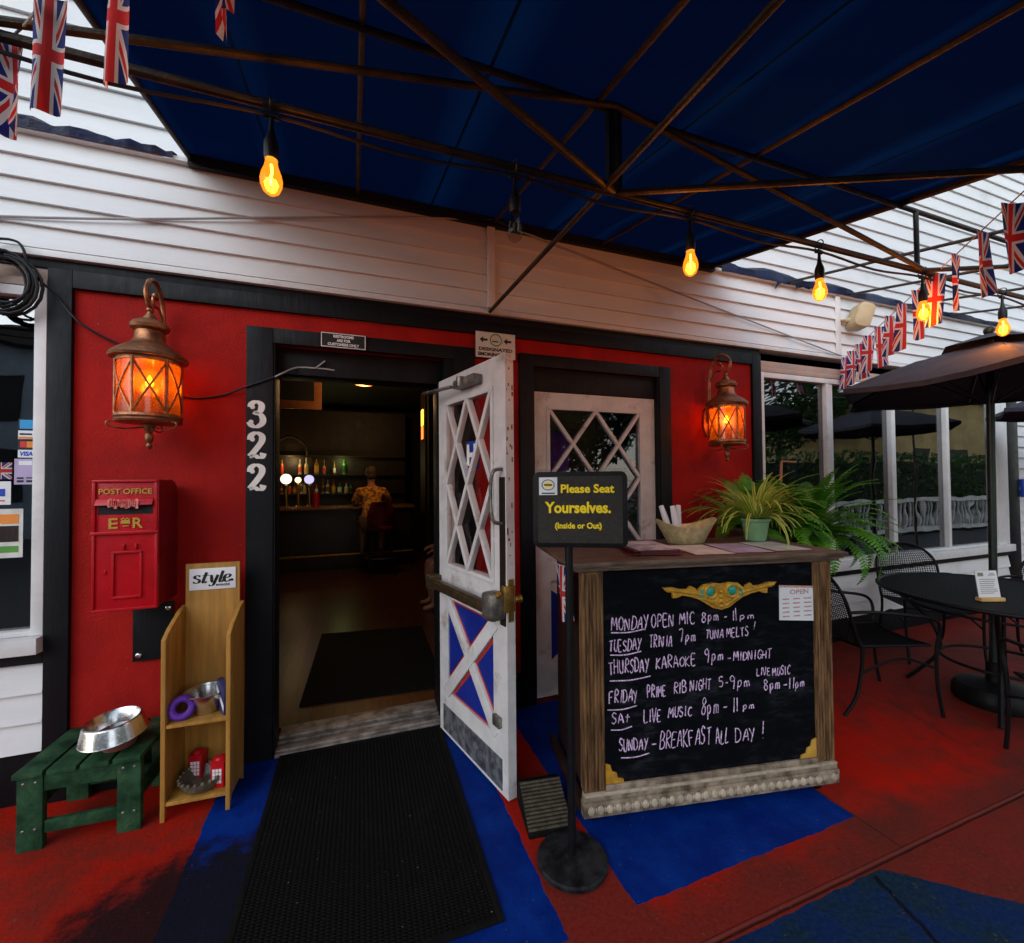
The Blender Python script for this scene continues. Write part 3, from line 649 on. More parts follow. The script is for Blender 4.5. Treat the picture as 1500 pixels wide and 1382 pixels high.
bm(-.135, .135, -.03, -.026, 0, .166).build('board', P('cream sign board', (.66, .62, .56), .5, var=.06), s)
b = MB()
for sx in (-1, 1):
    cx = sx*.082; b.prism([(cx-.028, .115), (cx-.004, .135), (cx-.004, .122), (cx+.026, .122), (cx+.026, .108), (cx-.004, .108), (cx-.004, .095)], -.0315, -.0305)
b.text('DESIGNATED', .030, Matrix.Translation((-.115, -.031, .045)) @ UP, .0006, .001, width=.23); b.text('SMOKING AREA', .030, Matrix.Translation((-.122, -.031, .012)) @ UP, .0006, .001, width=.245)
b.box(-.024, .018, -.0315, -.0305, .105, .112); b.build('lettering', 'black_ink', s, smooth=0)
b = MB(); b.tube(arc((0, -.031, .118), .038, 0, 345, 24, 'xz'), .004, 6, closed=True); b.build('green_ring', 'print_green', s)

# ------------------------------------------------------------------ wall lanterns
def make_lantern(loc, label):
    L = thing('wall_lantern', label, 'lantern', loc, 0, 'copper lanterns on the red wall')      # loc on the wall, z = 0 of local at glass centre
    A = (0, -.20, 0)
    b = MB(); b.lathe([(.0, .105), (.148, .118), (.152, .128), (.146, .140), (.118, .165), (.078, .190), (.060, .215), (.056, .255), (.074, .266), (.078, .280), (.066, .298), (.030, .315), (.022, .330), (.012, .345), (.001, .348)], A, 28, False); b.build('roof', 'copper', L)
    b = MB(); b.lathe([(.116, -.140), (.118, -.05), (.118, .05), (.116, .112)], A, 28, False); b.build('glass_shade', 'lantern_glass', L)
    b = MB(); b.lathe([(.10, -.142), (.128, -.144), (.130, -.156), (.124, -.164), (.130, -.172), (.126, -.180), (.05, -.186), (.02, -.19)], A, 28, False); b.build('lower_rim', 'copper', L)
    b = MB(); b.lathe([(.119, .098), (.124, .100), (.124, .116), (.119, .118)], A, 28, False); b.build('upper_rim', 'copper', L)
    b = MB()
    for k in range(6):
        a0 = R_(20+60*k); a1 = R_(20+60*(k+1)); r = .1215
        b.tube([(r*math.cos(a0), -.20+r*math.sin(a0), -.145), (r*math.cos(a0), -.20+r*math.sin(a0), .11)], .0068, 6)
        for s0, s1 in ((-.14, .10), (.10, -.14)):
            b.tube([(r*math.cos(a0+(a1-a0)*t/8), -.20+r*math.sin(a0+(a1-a0)*t/8), s0+(s1-s0)*t/8) for t in range(9)], .0048, 5)
    b.build('cage', 'copper', L)
    b = MB(); b.lathe([(.001, -.305), (.008, -.30), (.013, -.288), (.008, -.276), (.015, -.262), (.018, -.24), (.012, -.225), (.020, -.21), (.028, -.186)], A, 14, False); b.build('finial', 'copper', L)
    b = MB()
    for k in range(3):
        a = R_(90+120*k); c, s_ = math.cos(a), math.sin(a)
        b.tube(smooth_path([(.02*c, -.2+.02*s_, -.20), (.09*c, -.2+.09*s_, -.212), (.142*c, -.2+.142*s_, -.205), (.15*c, -.2+.15*s_, -.186), (.125*c, -.2+.125*s_, -.178)], 5), .004, 6)
    b.build('scroll_foot', 'copper', L)
    b = MB()
    b.tube(smooth_path([(0, -.035, .02), (0, -.035, .18), (0, -.04, .34), (0, -.065, .45), (0, -.13, .515), (0, -.205, .50), (0, -.245, .44), (0, -.225, .385), (0, -.20, .37), (0, -.20, .345)], 6), .0105, 8)
    b.tube(smooth_path([(0, -.04, .33), (0, -.10, .40), (0, -.155, .395), (0, -.17, .43), (0, -.145, .45)], 5), .007, 7)
    b.ball((0, -.145, .452), .014); b.ball((0, -.20, .362), .016)
    b.build('scroll_arm', 'copper', L)
    b = MB(); b.prism([(-.03, -.07), (-.045, .0), (-.035, .10), (0, .14), (.035, .10), (.045, 0), (.03, -.07), (0, -.10)], -.022, 0); b.tube([(0, -.02, .02), (0, -.04, .02)], .016, 10); b.build('wall_plate', 'copper', L, bevel=.003)
    b = MB(); b.lathe([(.001, -.012), (.013, -.004), (.016, .012), (.011, .030), (.001, .048)], A, 14, False); bb = b.build('bulb', 'flame', L)
    b = MB(); b.ball((0, -.20, .012), .072, 24, 16); b.build('halo', 'glow_halo', bb)  # added glow ball standing in for the halo of the bulb
    b = MB(); b.lathe([(.02, -.14), (.016, -.10), (.012, -.04), (.014, -.012)], A, 12); b.build('candle_socket', 'copper', L)
    lamp('lantern_light', L, (0, -.20, .02), LANTERN_W, (1, .50, .13), .035)
    return L
LANTERN_W = 3.2
make_lantern((-.905, Y0, 1.965), 'larger looking lit copper lantern left of the house numbers')
make_lantern((2.66, Y0, 1.930), 'lit copper lantern right of the closed door, above the ferns')

# ------------------------------------------------------------------ post box
pb = thing('post_box', 'red cast iron post box with gold lettering on the red wall', 'post box', (-.97, Y0, .925))
b = MB(); pr = [(-.235, 0), (0, .0), (0, .52), (-.02, .57), (-.07, .592), (-.235, .592)]
b.prism([(p[0], p[1]) for p in pr], -.118, .118, 'yz'); b.build('body', P('dark red box side', (.20, .006, .010), .4, var=.2), pb, bevel=.006)
b = MB(); b.box(-.122, .122, -.252, -.235, 0, .592); b.build('front_plate', 'post_red', pb, bevel=.006)
b = MB()
b.box(-.120, .120, -.262, -.252, .580, .592).box(-.120, -.108, -.262, -.252, .36, .579).box(.108, .120, -.262, -.252, .36, .579).box(-.124, .124, -.266, -.252, .345, .359).box(-.120, .120, -.260, -.252, .0, .012).box(-.12, -.110, -.259, -.252, .013, .344).box(.110, .12, -.259, -.252, .013, .344)
b.build('raised_border', 'post_red', pb, bevel=.003)
b = MB(); b.box(-.048, .062, -.262, -.252, .055, .066).box(-.048, .062, -.262, -.252, .258, .268).box(-.048, -.040, -.260, -.252, .067, .257).box(.054, .062, -.260, -.252, .067, .257).box(-.010, -.002, -.262, -.252, .274, .300).box(.036, .044, -.262, -.252, .274, .300).box(-.078, -.07, -.2560, -.252, .165, .185); b.build('notice_frame', 'post_red', pb, bevel=.002)
b = MB(); b.box(-.100, .100, -.2535, -.2515, .435, .475); b.build('letter_slot', 'dark', pb)
b = MB(); b.prism([(-.252, .475), (-.278, .478), (-.262, .505), (-.252, .508)], -.105, .105, 'yz'); b.build('slot_hood', 'post_red', pb, bevel=.002)
b = MB(); b.text('POST OFFICE', .034, Matrix.Translation((-.098, -.254, .528)) @ UP, .0025, .0006, width=.196); b.text('E', .066, Matrix.Translation((-.062, -.254, .372)) @ UP, .002, .0012, width=.034); b.text('R', .066, Matrix.Translation((.026, -.254, .372)) @ UP, .002, .0012, width=.038)
for k in range(5): b.ball((-.014+k*.007, -.255, .412+.004*(k % 2)), .004)
b.box(-.017, .017, -.257, -.252, .392, .404); b.prism([(-.014, .404), (.014, .404), (.017, .410), (-.017, .410)], -.256, -.252); b.tube([(-.010, -.255, .381), (.012, -.255, .381)], .0025, 5)
b.build('gold_lettering', 'gold', pb, smooth=0)
b = MB(); rr = random.Random(5)
b.box(-.05, .045, -.281, -.2775, .478, .492)
for k in range(14):
    x = -.055+.1*k/13; b.box(x, x+.011, -.2822, -.2812, .468+rr.uniform(-.006, .006), .500+rr.uniform(-.006, .008))
b.build('peeling_label', P('torn label', (.80, .04, .035), .6, var=.2, scale=45, second=(.92, .30, .26)), pb)
bp = thing('bracket_plate', 'black steel mounting plate with round bolts under the post box', 'bracket', (-.945, 2.712, .61))
bm(-.085, .085, -.008, 0, 0, .285).build('plate', 'black_trim', bp, bevel=.002)
for x, z in ((-.06, .03), (.062, .255)): MB().ball((x, -.010, z), .014, sc_=(1, .5, 1)).build('bolt', 'steel', bp)

# ------------------------------------------------------------------ magazine rack with its contents
rk = thing('magazine_rack', 'tall honey wood magazine rack leaning by the door casing', 'rack', (-.665, 2.36, 0), R_(-3))
def side(x0, x1): return MB().prism([(0, 0), (0, .80), (.05, .835), (.17, .89), (.22, .90), (.22, .0), (.19, .05), (.03, .05)], x0, x1, 'yz')
for x0, x1 in ((-.135, -.117), (.117, .135)): side(x0, x1).build('side_panel', 'rack_wood', rk, bevel=.002)
bm(-.1165, .1165, .205, .22, .06, 1.10).build('back_panel', 'rack_wood', rk, bevel=.002)
bm(-.1165, .1165, .004, .204, .405, .42).build('shelf', 'rack_wood', rk, bevel=.002)
bm(-.1165, .1165, .004, .204, .065, .082).build('shelf', 'rack_wood', rk, bevel=.002)
cd = thing('style_card', 'white card reading style in bold italics on the rack back', 'card', (-.665, 2.36, .97), R_(-3))
bm(-.10, .10, .200, .2045, 0, .105).build('card', 'paper', cd, bevel=.001)
b = MB()
for dx, strokes in ((0, [[(.62, .60), (.45, .72), (.22, .66), (.20, .48), (.52, .28), (.50, .06), (.25, -.03), (.02, .10)]]), (.72, [[(.42, 1.0), (.12, .10), (.24, -.02), (.42, .10)], [(.06, .68), (.62, .70)]]), (1.28, [[(.10, .66), (.24, .62), (.28, .10), (.40, .0), (.60, .20), (.78, .70)], [(.66, .40), (.42, -.22), (.18, -.36), (.02, -.26)]]), (2.08, [[(.42, 1.08), (.14, .12), (.26, -.02), (.42, .10)]]), (2.48, [[(.10, .34), (.46, .40), (.60, .58), (.46, .70), (.24, .62), (.08, .30), (.22, .0), (.46, .02), (.62, .16)]])):
    for st_ in strokes:
        pp = smooth_path([(-.085+(dx+a)*.0525, .1988, .036+c*.050) for a, c in st_], 6); b.ribbon(pp, [.0035+.0105*abs((pp[min(q+1, len(pp)-1)]-pp[max(q-1, 0)]).normalized().z)**1.5 for q in range(len(pp))])
b.box(.078, .090, .1985, .1998, .036, .048); b.text('MAGAZINE', .014, Matrix.Translation((.015, .1992, .016)) @ UP, .0004, .0004, width=.06); b.build('lettering', 'black_ink', cd, smooth=0)
def on_rack(x, y, z):
    c, s_ = math.cos(R_(-3)), math.sin(R_(-3)); return (-.665+x*c-y*s_, 2.36+x*s_+y*c, z)
b = MB(); b.lathe([(.001, .006), (.055, .006), (.062, .012), (.085, .095), (.094, .098), (.094, .092), (.080, .085), (.055, .0), (.001, 0)], on_rack(.01, .11, .421), 28, False)
tag(b.build('steel_bowl', 'steel'), 'shiny steel bowl standing on the middle rack shelf', 'bowl')
b = MB(); c = Vector(on_rack(-.07, .045, .421)); b.M = Matrix.Translation(c+Vector((0, 0, .052))) @ Matrix.Rotation(R_(72), 4, 'X') @ Matrix.Rotation(R_(12), 4, 'Y')
b.tube(arc((0, 0, 0), .038, 0, 345, 24, 'xy'), .0165, 10, closed=True); tag(b.build('rope_ring', 'purple'), 'purple coiled ring propped at the front of the middle shelf', 'ring')
for k, (x, y, rz, mt, lab) in enumerate(((.085, .07, 24, 'navy', 'dark packet leaning against the right side of the middle shelf'),)):
    pk = thing('leaflet_packet', lab, 'packet', on_rack(x, y, .421), R_(-60)); MB().prism([(-.05, 0), (.05, 0), (.055, .13), (-.045, .145)], -.012, .012).build('packet', mt, pk, bevel=.003)
    MB().prism([(-.045, .09), (.05, .02), (.052, .045), (-.044, .115)], -.0135, -.0122).build('stripe', 'paper', pk)
for k, (x, y, h, lab) in enumerate(((-.045, .165, .125, 'small red telephone box tin at the back of the bottom shelf'), (.075, .07, .13, 'small red telephone box tin at the right front of the bottom shelf'))):
    tb = thing('toy_phone_box', lab, 'tin', on_rack(x, y, .0825), R_(-12), 'red telephone box tins on the bottom shelf')
    b = MB(); b.box(-.028, .028, -.028, .028, 0, h-.018).box(-.031, .031, -.031, .031, h-.0178, h-.008).lathe([(.026, h-.0075), (.018, h+.002), (.001, h+.006)], (0, 0, 0), 12, False); b.build('body', 'post_red', tb, bevel=.002)
    b = MB()
    for r in range(4):
        for q in range(3): b.box(-.020+q*.014, -.020+q*.014+.011, -.0292, -.0281, .022+r*.017, .022+r*.017+.014)
    b.build('window', 'paper', tb)
b = MB(); b.lathe([(.001, .008), (.06, .008), (.07, .016), (.088, .052), (.093, .052), (.093, .047), (.078, .012), (.062, 0), (.001, 0)], on_rack(0, .085, .0825), 20, False)
for k in range(20): a = 2*math.pi*k/20; p = on_rack(.09*math.cos(a), .085+.09*math.sin(a), .137); b.ball(p, .010, 6, 5)
tag(b.build('ashtray_bowl', 'bowl_glass'), 'smoky glass scalloped bowl on the bottom rack shelf', 'bowl')

# ------------------------------------------------------------------ green stool and dog bowl
stl = thing('wooden_stool', 'low green painted slatted wooden stool under the post box', 'stool', (-1.075, 2.37, 0), R_(-3))
W, D, H = .42, .33, .325
for x in (-W/2, W/2-.085):
    for y in (0, D-.03): bm(x, x+.085, y, y+.03, 0, H-.022).build('leg', 'green_wood', stl, bevel=.004)
bm(-W/2+.086, W/2-.086, .004, .026, H-.092, H-.0225).build('apron', 'green_wood', stl, bevel=.003)
bm(-W/2+.086, W/2-.086, D-.026, D-.004, H-.092, H-.0225).build('apron', 'green_wood', stl, bevel=.003)
bm(-W/2+.086, W/2-.086, .006, .026, .06, .11).build('stretcher', 'green_wood', stl, bevel=.003)
bm(-W/2+.086, W/2-.086, D-.026, D-.006, .06, .11).build('stretcher', 'green_wood', stl, bevel=.003)
for x in (-W/2+.01, W/2-.03): bm(x, x+.02, .031, D-.031, .12, .18).build('side_rail', 'green_wood', stl, bevel=.003)
for k in range(4):
    x = -W/2-.008+k*.111; bm(x, x+.098, -.015, D+.01, H-.0218, H).build('slat', 'green_wood', stl, bevel=.003)
b = MB()
for sx in (-W/2+.022, -W/2+.062, W/2-.062, W/2-.022):
    for z in (H-.05, .085): b.ball((sx, -.001, z), .006, 8, 5, (1, .4, 1))
b.build('screw_heads', 'grey_metal', stl)
db = thing('dog_bowl', 'large steel dog bowl resting on a small pink pot on the green stool', 'bowl', (-.985, 2.47, .3255))
b = MB(); b.M = Matrix.Translation((-.01, -.02, .058)) @ Matrix.Rotation(R_(3), 4, 'X') @ Matrix.Rotation(R_(-3), 4, 'Y')
b.lathe([(.116, 0), (.121, .004), (.118, .010), (.104, .066), (.100, .073), (.094, .075), (.089, .068), (.072, .018), (.001, .014)], (0, 0, 0), 36, False); b.build('bowl', 'steel', db)
b = MB(); b.lathe([(.001, 0), (.058, 0), (.066, .04), (.068, .060), (.001, .064)], (0, 0, 0), 24, False); b.build('pot', P('pink copper pot', (.35, .11, .09), .4, .5, var=.25), db)

# ------------------------------------------------------------------ host counter
CT = thing('host_counter', 'wooden host counter with a chalkboard front and fluted posts', 'counter', (.926, 1.672, 0), R_(-10.54))
CU = 1.235; CD = .50
b = MB(); b.box(.03, CU-.03, .012, CD, .09, 1.105); b.build('carcass', 'dark_wood', CT, bevel=.003)
b = MB(); b.prism([(.04, .14), (CD-.04, .14), (CD-.04, 1.04), (.04, 1.04)], .020, .0298, 'yz'); b.build('side_panel', 'dark_wood', CT, bevel=.004)
def flute(x0, x1):
    b = MB(); n = 6; w = (x1-x0)/n
    b.box(x0, x1, -.012, .03, .165, 1.104)
    for k in range(n): b.tube([(x0+w*(k+.5), -.012, .175), (x0+w*(k+.5), -.012, 1.09)], w*.40, 8)
    return b.build('fluted_post', 'old_wood', CT)
flute(.0, .095); flute(CU-.095, CU)
def chalk_mat():
    m = Mat('smeared chalkboard'); n = m.noise(2.2, 6, .7, (1, 1, 2.2)).smooth(.40, .68); k = m.noise(9, 5, .7, (1, 1, 3)).smooth(.42, .75)
    c = m.mix(n*k*.9, (.0028, .0032, .0045), (.036, .037, .048)); m.set('Base Color', c); m.set('Roughness', .85); m.set('Specular IOR Level', .06); return m.m
bm(.0955, CU-.0955, -.006, .0115, .19, 1.104).build('chalkboard', chalk_mat(), CT)
b = MB(); b.box(-.004, CU+.004, -.022, .011, .132, .1518).box(-.008, CU+.008, -.030, .011, .070, .1315); b.box(.096, CU-.096, -.020, -.0061, .165, .190)
b.build('base_moulding', 'base_wood', CT, bevel=.003); b = MB()
for k in range(30):
    x = .005+(CU-.01)*(k+.5)/30; b.ball((x, -.031, .100), .0165, 8, 6, (1, .6, 1.15)); b.ball((x+CU/60, -.031, .100), .0050, 6, 5, (1, .8, 2.6))
b.build('beading', 'grey_wood', CT)
bm(-.002, CU+.002, -.026, .011, .152, .1642).build('upper_fillet', 'grey_wood', CT, bevel=.003)
b = MB(); b.box(-.016, .011, .0115, CD, .07, .1275); b.build('side_moulding', 'dark_wood', CT, bevel=.003)
b = MB(); b.box(-.066, CU+.066, -.050, CD+.06, 1.128, 1.148).box(-.052, CU+.052, -.038, CD+.05, 1.117, 1.1278).box(-.035, CU+.035, -.03, CD+.03, 1.1055, 1.1168); b.build('counter_top', 'top_wood', CT, bevel=.005)
for x, y in ((.07, .06), (CU-.05, .05), (.07, CD-.05), (CU-.07, CD-.05)):
    b = MB(); b.M = Matrix.Translation((x, y, 0)); b.tube([(-.012, 0, .026), (.012, 0, .026)], .026, 14); b.beam((0, 0, .03), (0, 0, .089), .034, .012); b.build('caster', 'rubber', CT)
# gilt ornament with teal jewels
ox, oz = .655, .968
half = [(0, -.062), (.04, -.052), (.075, -.030), (.11, -.010), (.15, .004), (.19, .012), (.215, .003), (.235, .002), (.238, .028), (.262, .030), (.285, .050), (.235, .050), (.20, .040), (.165, .038), (.150, .052), (.128, .043), (.118, .030), (.085, .055), (.04, .060), (0, .055)]
poly = half+[(-a, c) for a, c in half[::-1][1:-1]]
b = MB(); b.prism([(ox+a, oz+c) for a, c in poly], -.018, -.0062)
for sx in (-1, 1):
    b.tube([(ox+sx*(.052+.028*math.cos(t/3)), -.019, oz+.022+.028*math.sin(t/3)) for t in range(17)], .008, 6)
    b.tube(smooth_path([(ox+sx*.09, -.018, oz+.01), (ox+sx*.13, -.020, oz+.018), (ox+sx*.19, -.019, oz+.028), (ox+sx*.27, -.018, oz+.042)], 4), .007, 6)
    b.tube(smooth_path([(ox+sx*.02, -.018, oz-.045), (ox+sx*.05, -.021, oz-.025), (ox+sx*.10, -.019, oz-.004)], 4), .007, 6)
    for k in range(5): b.ball((ox+sx*(.012+k*.017), -.018, oz-.030+abs(k)*.006), .007, 6, 5)
for k in range(4): b.ball((ox, -.02, oz-.045+k*.022), .011, 8, 6, (1, .7, 1))
orn = b.build('gilt_ornament', 'ochre_gilt', CT)
b = MB()
for sx in (-1, 1): b.ball((ox+sx*.055, -.019, oz+.024), .020, 10, 7, (1, .5, 1.1)); b.tube(arc((ox+sx*.078, -.020, oz+.012), .022, -60, 60 if sx > 0 else 60, 8, 'xz') if sx > 0 else arc((ox-.078, -.020, oz+.012), .022, 120, 240, 8, 'xz'), .006, 6)
b.build('teal_jewel', 'teal', orn)
for sx, x0 in ((1, .097), (-1, CU-.097)):
    pl = [(0, 0), (.085, 0), (.080, .016), (.055, .022), (.050, .045), (.030, .052), (.022, .080), (0, .088)]
    MB().prism([(x0+sx*a, .191+c) for a, c in pl], -.014, -.0062).build('corner_bracket', 'ochre_gilt' if sx > 0 else 'gold', CT, bevel=.002)
b = MB(); b.prism([(.958, .838), (1.172, .822), (1.180, .985), (.960, 1.0)], -.010, -.0085)
pn = b.build('paper_note', 'paper', CT)
b = MB(); rr = random.Random(2)
b.prism([(.960, .990), (1.180, .976), (1.180, .985), (.960, 1.0)], -.0108, -.0101)
b.text('OPEN', .030, Matrix.Translation((1.015, -.0105, .955)) @ UP, .0003, .0006, width=.10)
for k in range(5):
    z = .930-k*.020; x = .975
    for wl in (.045, .045, .05): b.box(x, x+wl*.8, -.0108, -.0101, z, z+.006); x += wl+.012
b.build('note_print', P('faded pink print', (.55, .28, .25), .6, var=.3, scale=60), pn)

# chalk handwriting: single-stroke letters
G = {
'A': '0,0 .3,1 .6,0;.12,.38 .48,.38', 'B': '0,0 0,1 .38,.95 .45,.75 .3,.55 0,.52;.3,.55 .55,.35 .45,.08 0,0', 'C': '.55,.85 .35,1 .1,.8 .03,.45 .15,.1 .4,0 .58,.15',
'D': '0,0 .03,1;-.05,1 .35,.95 .58,.6 .5,.2 .2,0 -.05,.02', 'E': '.5,1 .02,.97 .02,.03 .52,0;.02,.52 .4,.54', 'F': '.55,1 .03,.95 .03,0;.03,.52 .4,.55', 'G': '.55,.82 .32,1 .08,.75 .05,.3 .25,0 .5,.1 .55,.42 .32,.42',
'H': '0,0 .02,1;.55,0 .52,1;0,.48 .54,.52', 'I': '.15,0 .17,1', 'J': '.4,1 .4,.15 .2,0 0,.15', 'K': '.02,0 .02,1;.5,1 .04,.45 .55,0', 'L': '.03,1 .02,.02 .5,.05', 'M': '0,0 .1,1 .35,.35 .6,1 .72,0',
'N': '0,0 .04,1 .52,.02 .56,1', 'O': '.3,1 .05,.75 .04,.3 .28,0 .55,.25 .56,.72 .3,1', 'P': '.05,0 .05,1 .42,.95 .5,.72 .35,.5 .06,.48', 'R': '.03,0 .03,1 .42,.92 .45,.68 .06,.48 .55,0', 'S': '.52,.85 .3,1 .08,.8 .2,.58 .45,.42 .5,.18 .25,0 .02,.15',
'T': '0,.97 .6,1;.3,.98 .27,0', 'U': '.02,1 .05,.25 .25,0 .48,.2 .54,1', 'V': '0,1 .28,0 .56,1', 'Y': '0,1 .28,.5;.56,1 .15,-.15', 'X': '0,1 .5,0;.5,1 0,0', 'Z': '0,1 .5,1 0,0 .52,0', 'W': '0,1 .15,0 .35,.6 .52,0 .7,1',
'5': '.5,1 .1,1 .06,.58 .35,.62 .5,.35 .35,.05 .05,.05', '7': '.02,.98 .52,1 .2,-.05', '8': '.45,.88 .25,1 .08,.82 .2,.6 .45,.38 .45,.12 .22,0 .05,.2 .15,.45 .45,.7 .45,.88', '9': '.5,.78 .28,1 .06,.78 .2,.52 .48,.65 .5,.85 .48,.3 .4,-.1', '1': '.2,1.02 .22,-.02',
'-': '.05,.45 .55,.48', '!': '.3,1.15 .2,.35;.17,.12 .18,.08', '.': '.1,.0 .12,.03',
'p': '.08,.55 .06,-.32;.07,.5 .3,.58 .42,.32 .25,.04 .07,.12', 'm': '.02,0 .05,.5;.06,.38 .2,.52 .28,.38 .28,0;.28,.38 .42,.52 .52,.38 .54,0', 't': '.2,.9 .2,.0;.0,.62 .42,.62'}
def chalk(b, txt, x, z, h, w, rnd, rise=0.0):
    adv = []; 
    for ch in txt: adv.append(.45 if ch == ' ' else (.9 if ch in 'Mm W' else (.50 if ch in 'I1!.' else (.86 if ch in 'VN' else .76))))
    k = w/sum(adv); cx = x
    for ch, a in zip(txt, adv):
        if ch != ' ':
            hh = h*rnd.uniform(.88, 1.12); lx = rnd.uniform(-.02, .02)*h; lz = rnd.uniform(-.06, .06)*h; sl = rnd.uniform(-.05, .12)
            for st in G[ch].split(';'):
                pts = [tuple(map(float, q.split(','))) for q in st.split(' ')]
                P3 = [(cx+lx+(px*k)+sl*pz*h+rnd.uniform(-.01, .01)*h, -.0078, z+lz+pz*hh+rise*(cx-x)+rnd.uniform(-.015, .015)*h) for px, pz in pts]
                P3 = smooth_path(P3, 4) if len(P3) > 2 else [Vector(P3[0]).lerp(Vector(P3[1]), t/4) for t in range(5)]
                b.ribbon(P3, [rnd.uniform(.0026, .0066) for _ in P3])
        cx += a*k
rnd = random.Random(11); b = MB()
TX = [('MONDAY', 0.133, 0.841, 0.056, 0.177), ('OPEN', 0.32, 0.843, 0.055, 0.114), ('MIC', 0.453, 0.849, 0.051, 0.083), ('8pm', 0.562, 0.854, 0.043, 0.097), ('-', 0.674, 0.861, 0.018, 0.02), ('11', 0.714, 0.849, 0.049, 0.03), ('pm', 0.753, 0.854, 0.03, 0.091), ('TUESDAY', 0.122, 0.751, 0.049, 0.151), ('TRIVIA', 0.309, 0.758, 0.048, 0.111), ('7pm', 0.454, 0.771, 0.051, 0.087), ('TUNA MELTS', 0.582, 0.777, 0.041, 0.219), ('!', 0.819, 0.801, 0.032, 0.02), ('THURSDAY', 0.12, 0.655, 0.059, 0.191), ('KARAOKE', 0.338, 0.661, 0.048, 0.199), ('9pm', 0.573, 0.676, 0.053, 0.105), ('-', 0.689, 0.67, 0.022, 0.022), ('MIDNIGHT', 0.718, 0.667, 0.039, 0.201), ('FRIDAY', 0.119, 0.529, 0.051, 0.135), ('PRIME', 0.295, 0.539, 0.049, 0.093), ('RIB', 0.422, 0.547, 0.05, 0.065), ('NIGHT', 0.5, 0.551, 0.048, 0.107), ('5', 0.643, 0.553, 0.042, 0.029), ('-', 0.676, 0.565, 0.02, 0.016), ('9pm', 0.697, 0.548, 0.049, 0.116), ('LIVE', 0.836, 0.589, 0.034, 0.073), ('MUSIC', 0.918, 0.584, 0.038, 0.095), ('8pm', 0.872, 0.523, 0.053, 0.093), ('-11pm', 0.971, 0.518, 0.046, 0.125), ('SAt', 0.127, 0.44, 0.042, 0.095), ('LIVE', 0.278, 0.434, 0.054, 0.087), ('MUSIC', 0.393, 0.442, 0.043, 0.118), ('8pm', 0.551, 0.442, 0.07, 0.1), ('-', 0.662, 0.454, 0.019, 0.027), ('11', 0.709, 0.44, 0.062, 0.033), ('pm', 0.761, 0.445, 0.034, 0.07), ('SUNDAY', 0.16, 0.32, 0.051, 0.138), ('-', 0.312, 0.327, 0.014, 0.031), ('BREAKFAST', 0.35, 0.309, 0.071, 0.255), ('ALL', 0.624, 0.303, 0.068, 0.068), ('DAY', 0.722, 0.302, 0.058, 0.108), ('!', 0.852, 0.298, 0.079, 0.022)]
for t_, x, z, h, w in TX: chalk(b, t_, x, z, h, w, rnd)
for x0, x1, z in ((0.131, 0.286, 0.834), (0.126, 0.27, 0.738), (0.123, 0.313, 0.627), (0.11, 0.246, 0.504), (0.125, 0.222, 0.417), (0.17, 0.301, 0.293)):
    b.ribbon(smooth_path([(x0, -.0078, z), ((x0+x1)/2, -.0078, z-.004), (x1, -.0078, z+.006)], 6), .005)
b.build('chalk_writing', P('pinkish white chalk', (.64, .45, .66), .95, var=.5, scale=110, bump=0), CT, smooth=0)

# things standing on the counter
def on_ct(u, y, z=1.1485):
    c, s_ = math.cos(R_(-10.54)), math.sin(R_(-10.54)); return (.926+u*c-y*s_, 1.672+u*s_+y*c, z)
mats_ = (('menu_stack', .43, .36, 'stack of burgundy menus on the left of the counter top', -6),)
ms = thing('menu_stack', mats_[0][3], 'menus', on_ct(.40, .20), R_(-16))
rr = random.Random(8)
for k in range(4):
    b = MB(); b.M = Matrix.Translation((rr.uniform(-.02, .02), rr.uniform(-.02, .02), k*.006)) @ Matrix.Rotation(R_(rr.uniform(-9, 9)), 4, 'Z'); b.box(-.11, .11, -.15, .15, 0, .005); b.build('menu', 'burgundy', ms, bevel=.001)
b = MB(); b.M = Matrix.Translation((0, 0, .0245)) @ Matrix.Rotation(R_(5), 4, 'Z'); b.box(-.10, .10, -.14, .14, 0, .002); b.build('menu_sheet', P('printed menu sheet', (.42, .40, .50), .4, var=.5, scale=14, bump=0, second=(.70, .68, .74)), ms)
for k, (u, y, rz, mt, lab) in enumerate(((.66, .15, -13, (.62, .60, .58), 'white menu sheet lying in front of the gold basket'), (.875, .16, -16, (.46, .40, .58), 'lilac tinted menu sheet in the middle of the counter top'), (1.09, .17, -13, (.50, .58, .58), 'pale menu sheet nearest the green plant pot'))):
    sh = thing('menu_sheet', lab, 'menu', on_ct(u, y), R_(rz), 'menu sheets laid out on the counter')
    bm(-.102, .102, -.142, .142, 0, .003).build('backing', 'burgundy', sh)
    bm(-.096, .096, -.136, .136, .0032, .0045).build('sheet', P('menu print', mt, .35, var=.2, scale=9, bump=0, second=dk(mt, 1.25)), sh)
bk = thing('basket', 'gold hammered metal basket holding rolled napkins on the counter', 'basket', on_ct(.74, .40), R_(-10))
b = MB(); n = 36; rings = []
for r, z in ((.080, 0), (.094, .025), (.112, .062), (.128, .092)):
    ring = []
    for j in range(n):
        a = 2*math.pi*j/n; ex = 1.3; up_ = .055*abs(math.cos(a))**3*(z/.12)
        ring.append(b.vt((r*ex*math.cos(a)*(1+.10*(z/.12)), r*.72*math.sin(a), z+up_)))
    rings.append(ring)
for A, B in zip(rings, rings[1:]):
    for j in range(n): b.face((A[j], A[(j+1) % n], B[(j+1) % n], B[j]))
b.face(rings[0][::-1])
inner = []
for j in range(n):
    a = 2*math.pi*j/n; inner.append(b.vt((  .080*1.25*math.cos(a), .050*math.sin(a), .02)))
